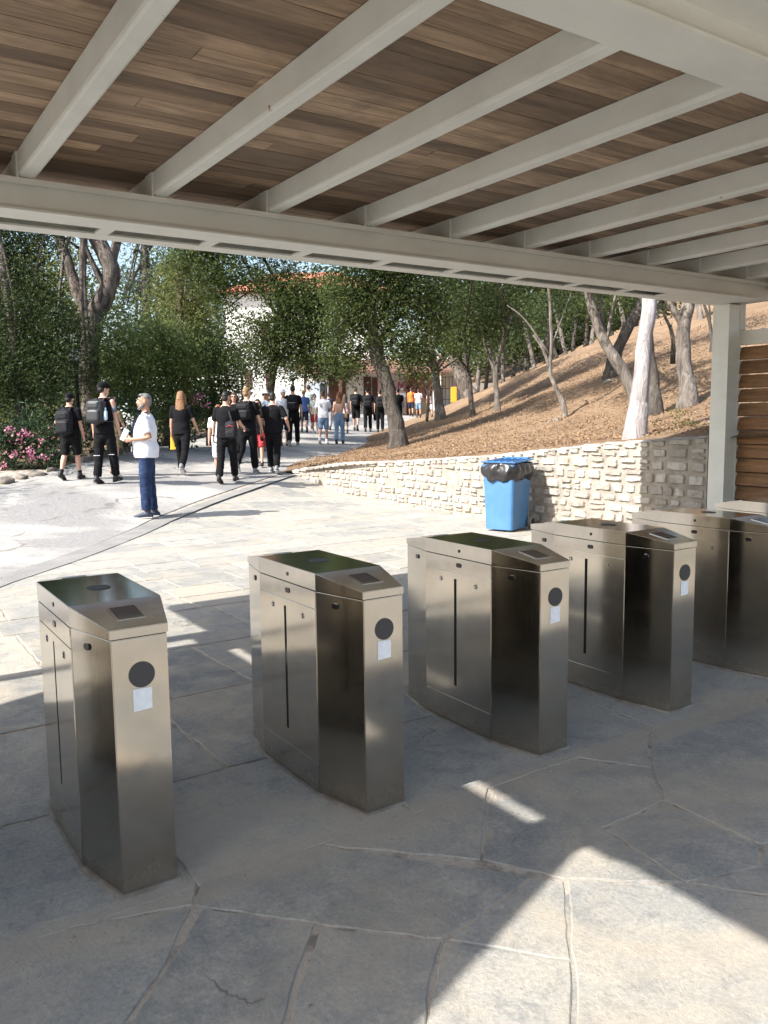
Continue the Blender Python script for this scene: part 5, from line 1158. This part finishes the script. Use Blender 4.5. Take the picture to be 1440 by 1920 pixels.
# left group
P = person('person in black T shirt and long black shorts with black socks, leftmost of the walkers', 136, 900, 740, 8, Wn2, ((-6, 22, 70, 10), (0, 8, 14, 0)), bottom='shorts', hair='black', hs='short', socks=CB, hat='cap', wide=1.12)
backpack(P, 'large soft black backpack on the leftmost walker in shorts', sz=(.165, .10, .29), z=1.16)
P = person('man in black cap and sleeveless black top with tattooed upper arm', 200, 908, 721, 14, ((-6, 6), (14, 5)), ((-4, 6, 10, 0), (4, 9, 8, 0)), sleeve='none', hair='black', hs='short', hat='cap', turn=-30, glasses=True, beard=False)
backpack(P, 'smooth charcoal backpack with side bottle on the man in the sleeveless top', mt=mat('charcoal_pack', (.018, .020, .024), .5), sz=(.16, .105, .235), z=1.24)
a = P['AR'][1]; m2 = MB(); m2.tube([a[0].lerp(a[1], .3), a[0].lerp(a[1], .66)], [.0485, .0445], 14, round_=False); t2 = m2.build('tattoo', M_ink, P['e'], smooth=True)
m2 = MB(); m2.tube([P['up']((.185, -.23, 1.12)), P['up']((.185, -.23, 1.24)), P['up']((.185, -.23, 1.27)), P['up']((.185, -.23, 1.30))], [.034, .034, .015, .015], 12)
attach(P, 'water_bottle', 'clear plastic water bottle in the side pocket of the charcoal backpack', 'bottle', [('bottle_body', m2, M_bott)])
for s in (-1, 1):
    l_ = P['leg'][0 if s < 0 else 1]; m2 = MB(); kn = l_[1]; m2.tube([kn+Vector((-.06, -.07, 0)), kn+Vector((0, -.087, 0)), kn+Vector((.06, -.07, 0))], [.005]*3, 6); m2.build('reflective_strip', M_paper, P['e'])
P = person('woman in olive dress with curly hair beside the man in sleeveless top', 216, 893, 748, 10, Wn, ((4, 8, 14, 0), (8, 14, 20, 0)), shirt=CO, bottom='dress', hair='black', hs='curly', female=True, shoe=mat('tan_sandal', (.45, .22, .10), .6))
P = person('long haired person in black T shirt and black trousers carrying a yellow bag', 344, 889, 733, 4, ((16, 3), (-18, 24)), ((2, 10, 12, 0), (8, 14, 28, 0)), hair='ombre', hs='long', shoe=M_shoeG)
a = P['AR'][0]; m2 = MB(); Mq = Matrix.Translation(a[5]+Vector((-.0, 0, -.03))); m2.tube([a[5]+Vector((0, 0, .03)), a[5]+Vector((.01, .01, -.12)), a[5]+Vector((.02, .03, -.27))], [(.02, .02), (.045, .016), (.075, .02)], 12)
attach(P, 'yellow_bag', 'yellow cloth bag hanging from the hand of the long haired walker', 'bag', [('pouch', remesh(m2, .010, 1, .008, 14), mat('yellow_fabric', (.72, .42, .03), .8))])
P = person('ginger haired man in white T shirt and pale shorts behind a man in black', 412, 868, 732, 0, ((14, 4), (-24, 40)), AD, shirt=CW, bottom='shorts', bcol=CW, hair='ginger', hs='short', shoe=M_shoeG, Dm=17.6)
P = person('dark haired man in black with a wrist watch, nearest of the middle group', 427, 907, 738, 6, ((-10, 12), (16, 4)), ((4, 14, 10, 0), (24, 10, 40, 0)), hair='black', hs='crew', wide=1.05)
a = P['AR'][0]; m2 = MB(); m2.tube([a[2]-a[4]*.03, a[2]-a[4]*.005], [.031, .030], 12, round_=False); m2.build('watch', M_packB, P['e'])
m2 = MB(); up = P['up']; rbox(m2, (.16, -.20, 1.02), (.11, .075, .19), up_=up); m3 = MB(); m3.tube([up((.16, -.16, 1.2)), up((.10, -.11, 1.38)), up((-.04, -.06, 1.50)), up((-.10, .06, 1.46)), up((-.02, .14, 1.25)), up((.14, .12, 1.1))], [(.02, .006)]*6, 8)
m4 = MB(); m4.tube([up((.10, -.278, 1.08)), up((.16, -.288, 1.10)), up((.22, -.278, 1.08))], [.008]*3, 6)
attach(P, 'sling_bag', 'black sling bag with red trim on the back of the nearest man in black', 'bag', [('bag_body', remesh(m2, .011, 1, .008, 9), M_packB), ('strap', m3, M_packB), ('trim', m4, CR)])
P = person('fair haired man in black T shirt and trousers, middle of the trio', 466, 888, 727, 10, ((-14, 34), (12, 4)), ((8, 8, 20, 0), (10, 10, 18, 0)), hair='blond', hs='crew', glasses=True, turn=-20, shoe=M_shoeG)
backpack(P, 'folded black and grey backpack on the fair haired man', sz=(.15, .09, .19), z=1.27)
P = person('woman in black top and dark red shorts walking towards the turnstiles', 486, 866, 741, 180, Wn, AS, shirt=CB, bottom='shorts', bcol=CR, hair='brown', hs='long', female=True, glasses=True, Dm=20)
P = person('broad man in plain black T shirt and trousers holding a phone, right of the trio', 514, 888, 739, 2, ((14, 4), (-8, 14)), ((-4, 12, 12, 0), (-12, 26, 56, 10)), hair='black', hs='crew', shoe=M_shoeG, wide=1.10)
a = P['AR'][0]; m2 = MB(); m2.box(-.035, .035, -.005, .005, -.075, .075, Matrix.Translation(a[5]+a[4]*.06+Vector((.02, .03, 0))) @ Matrix.Rotation(R(40), 4, 'X')); attach(P, 'phone', 'black phone in the left hand of the broad man in black', 'phone', [('case', m2, M_packB)])
P = person('tall man in black T shirt and trousers walking away with white topped shoes', 551, 838, 724, 0, ((-10, 16), (14, 4)), ((4, 8, 10, 0), (-6, 10, 8, 0)), hair='black', hs='crew', shoe=M_shoeG)
backpack(P, 'black backpack with pale piping on the tall man', sz=(.15, .10, .24), z=1.24, trim=CW)
P = person('man in white sun hat and pale blue shirt coming towards the camera', 500, 845, 731, 176, Wn, AS, sk=SK2, shirt=CLB, bcol=CG, hair='grey', hat='sunhat', glasses=True, Dm=23)
P = person('older man in white cap and white shirt coming towards the camera', 533, 834, 729, 172, Wn2, AS, sk=SK2, shirt=CW, bcol=CN, bottom='shorts', hair='grey', hat='whitecap', turn=20, Dm=25)
P = person('dark clad woman with long dark hair standing behind the trio', 443, 868, 738, 178, ST and ((4, 3), (-4, 3)), AS, shirt=CB, hair='brown', hs='long', female=True, glasses=True, Dm=20.5)
P = person('man in yellow straw hat, blue T shirt and dark shorts', 571, 811, 733, -8, Wn, AD, sk=SK2, shirt=CBL, bottom='shorts', bcol=CN, hair='grey', hat='straw', socks=CB)
P = person('man in pale mint T shirt behind the straw hat', 580, 808, 727, -4, Wn2, AS, sk=SK2, shirt=CM, bcol=CG, hair='brown', Dm=34)
P = person('woman in pale top and coral shorts with dark hair tied up', 591, 809, 737, 176, ((8, 4), (-14, 20)), ((10, 8, 40, 10), (8, 8, 40, 10)), shirt=CM, bottom='shorts', bcol=CR, hair='black', hs='bun', female=True, glasses=True, shoe=M_shoeW, Dm=32)
P = person('man in white T shirt with dark back print and light denim shorts', 607, 833, 734, 2, ((-12, 22), (10, 4)), ((-6, 14, 10, 0), (20, 14, 50, 0)), shirt=CW, bottom='shorts', bcol=CL, hair='brown', hs='crew', shoe=M_shoeW, socks=CW)
m2 = MB(); up = P['up']; m2.tube([up((-.10, -.142, 1.36)), up((-.06, -.150, 1.30)), up((-.07, -.148, 1.22))], [(.035, .004), (.045, .004), (.030, .004)], 10, side=(1, 0, 0)); m2.build('back_print', CG, P['e'])
P = person('woman with very long copper hair, peach top and wide blue jeans', 637, 833, 737, 4, ((-6, 8), (10, 4)), AD, shirt=CPE, sleeve='crop', bcol=CL, hair='ginger', hs='long', female=True)
m2 = MB(); up = P['up']; rbox(m2, (.24, -.02, .95), (.05, .09, .10), up_=up); m3 = MB(); m3.tube([up((.24, 0, 1.04)), up((.20, -.02, 1.3)), up((.15, 0, 1.49)), up((.19, .08, 1.3)), up((.24, .02, 1.04))], [.006]*5, 6)
attach(P, 'shoulder_bag', 'small tan shoulder bag at the hip of the copper haired woman', 'bag', [('pouch', m2, mat('tan_leather', (.42, .24, .14), .6)), ('strap', m3, mat('tan_leather'))])
P = person('person in dark clothes between the white T shirt and the copper haired woman', 617, 808, 738, 6, Wn, AS, shirt=CN, bcol=CG, hair='brown', Dm=34)
P = person('person in pink and white behind the copper haired woman', 648, 810, 738, -6, Wn2, AS, shirt=CPK, bottom='shorts', bcol=CN, hair='brown', hs='long', female=True, Dm=33)
P = person('man in black shorts and backpack, leftmost of the far row in black', 668, 808, 727, 8, Wn, AS, bottom='shorts', hair='brown', hs='crew', socks=CG, turn=-20)
backpack(P, 'black backpack of the far man in black shorts', sz=(.16, .10, .24))
P = person('man in black trousers carrying a dark jacket, second of the far row in black', 690, 810, 729, 0, Wn2, ((6, 12, 50, 5), (6, 14, 40, 0)), hair='black', hs='crew', hat='cap')
backpack(P, 'round black backpack of the second far man in black', sz=(.18, .11, .26))
a = P['AR'][1]; m2 = MB(); m2.tube([a[2]+Vector((0, 0, .05)), a[2]+Vector((0, 0, -.2)), a[2]+Vector((.01, 0, -.48))], [(.05, .07), (.08, .10), (.06, .10)], 12); attach(P, 'jacket', 'dark jacket hanging over the arm of the second far man in black', 'jacket', [('cloth', remesh(m2, .015, 1, .012, 9), CB)])
P = person('person in black with backpack just left of the leaning oak trunk', 713, 810, 731, 0, ((4, 3), (-4, 3)), AS, hair='black', hs='crew')
backpack(P, 'tall black backpack just left of the leaning oak', sz=(.17, .11, .27))
P = person('man in plain black clothes just right of the leaning oak', 747, 805, 729, 0, Wn, AS, hair='black', hs='crew')
for lab, x, fy_, ty_, dg_, kw in (('man in white cap and white shirt by the far doorway', 754, 779, 729, 176, dict(shirt=CW, bottom='shorts', bcol=CL, hat='whitecap')), ('person with bright orange top among the far tourists', 771, 781, 728, 4, dict(shirt=COR, bottom='shorts', bcol=CN)),
     ('person in white T shirt and denim shorts among the far tourists', 785, 783, 730, 0, dict(shirt=CW, bottom='shorts', bcol=CL)), ('person in turquoise top behind the far tourists', 796, 776, 721, 0, dict(shirt=CLB, bcol=CL)), ('person in pale pink rightmost of the far tourists', 806, 782, 733, -10, dict(shirt=CPK, bottom='shorts', bcol=CW, female=True, hs='long', hair='brown'))):
    person(lab, x, fy_, ty_, dg_, Wn, AS, group='far tourists by the doorway', **({'hair': 'brown', 'sk': SK2} | kw))
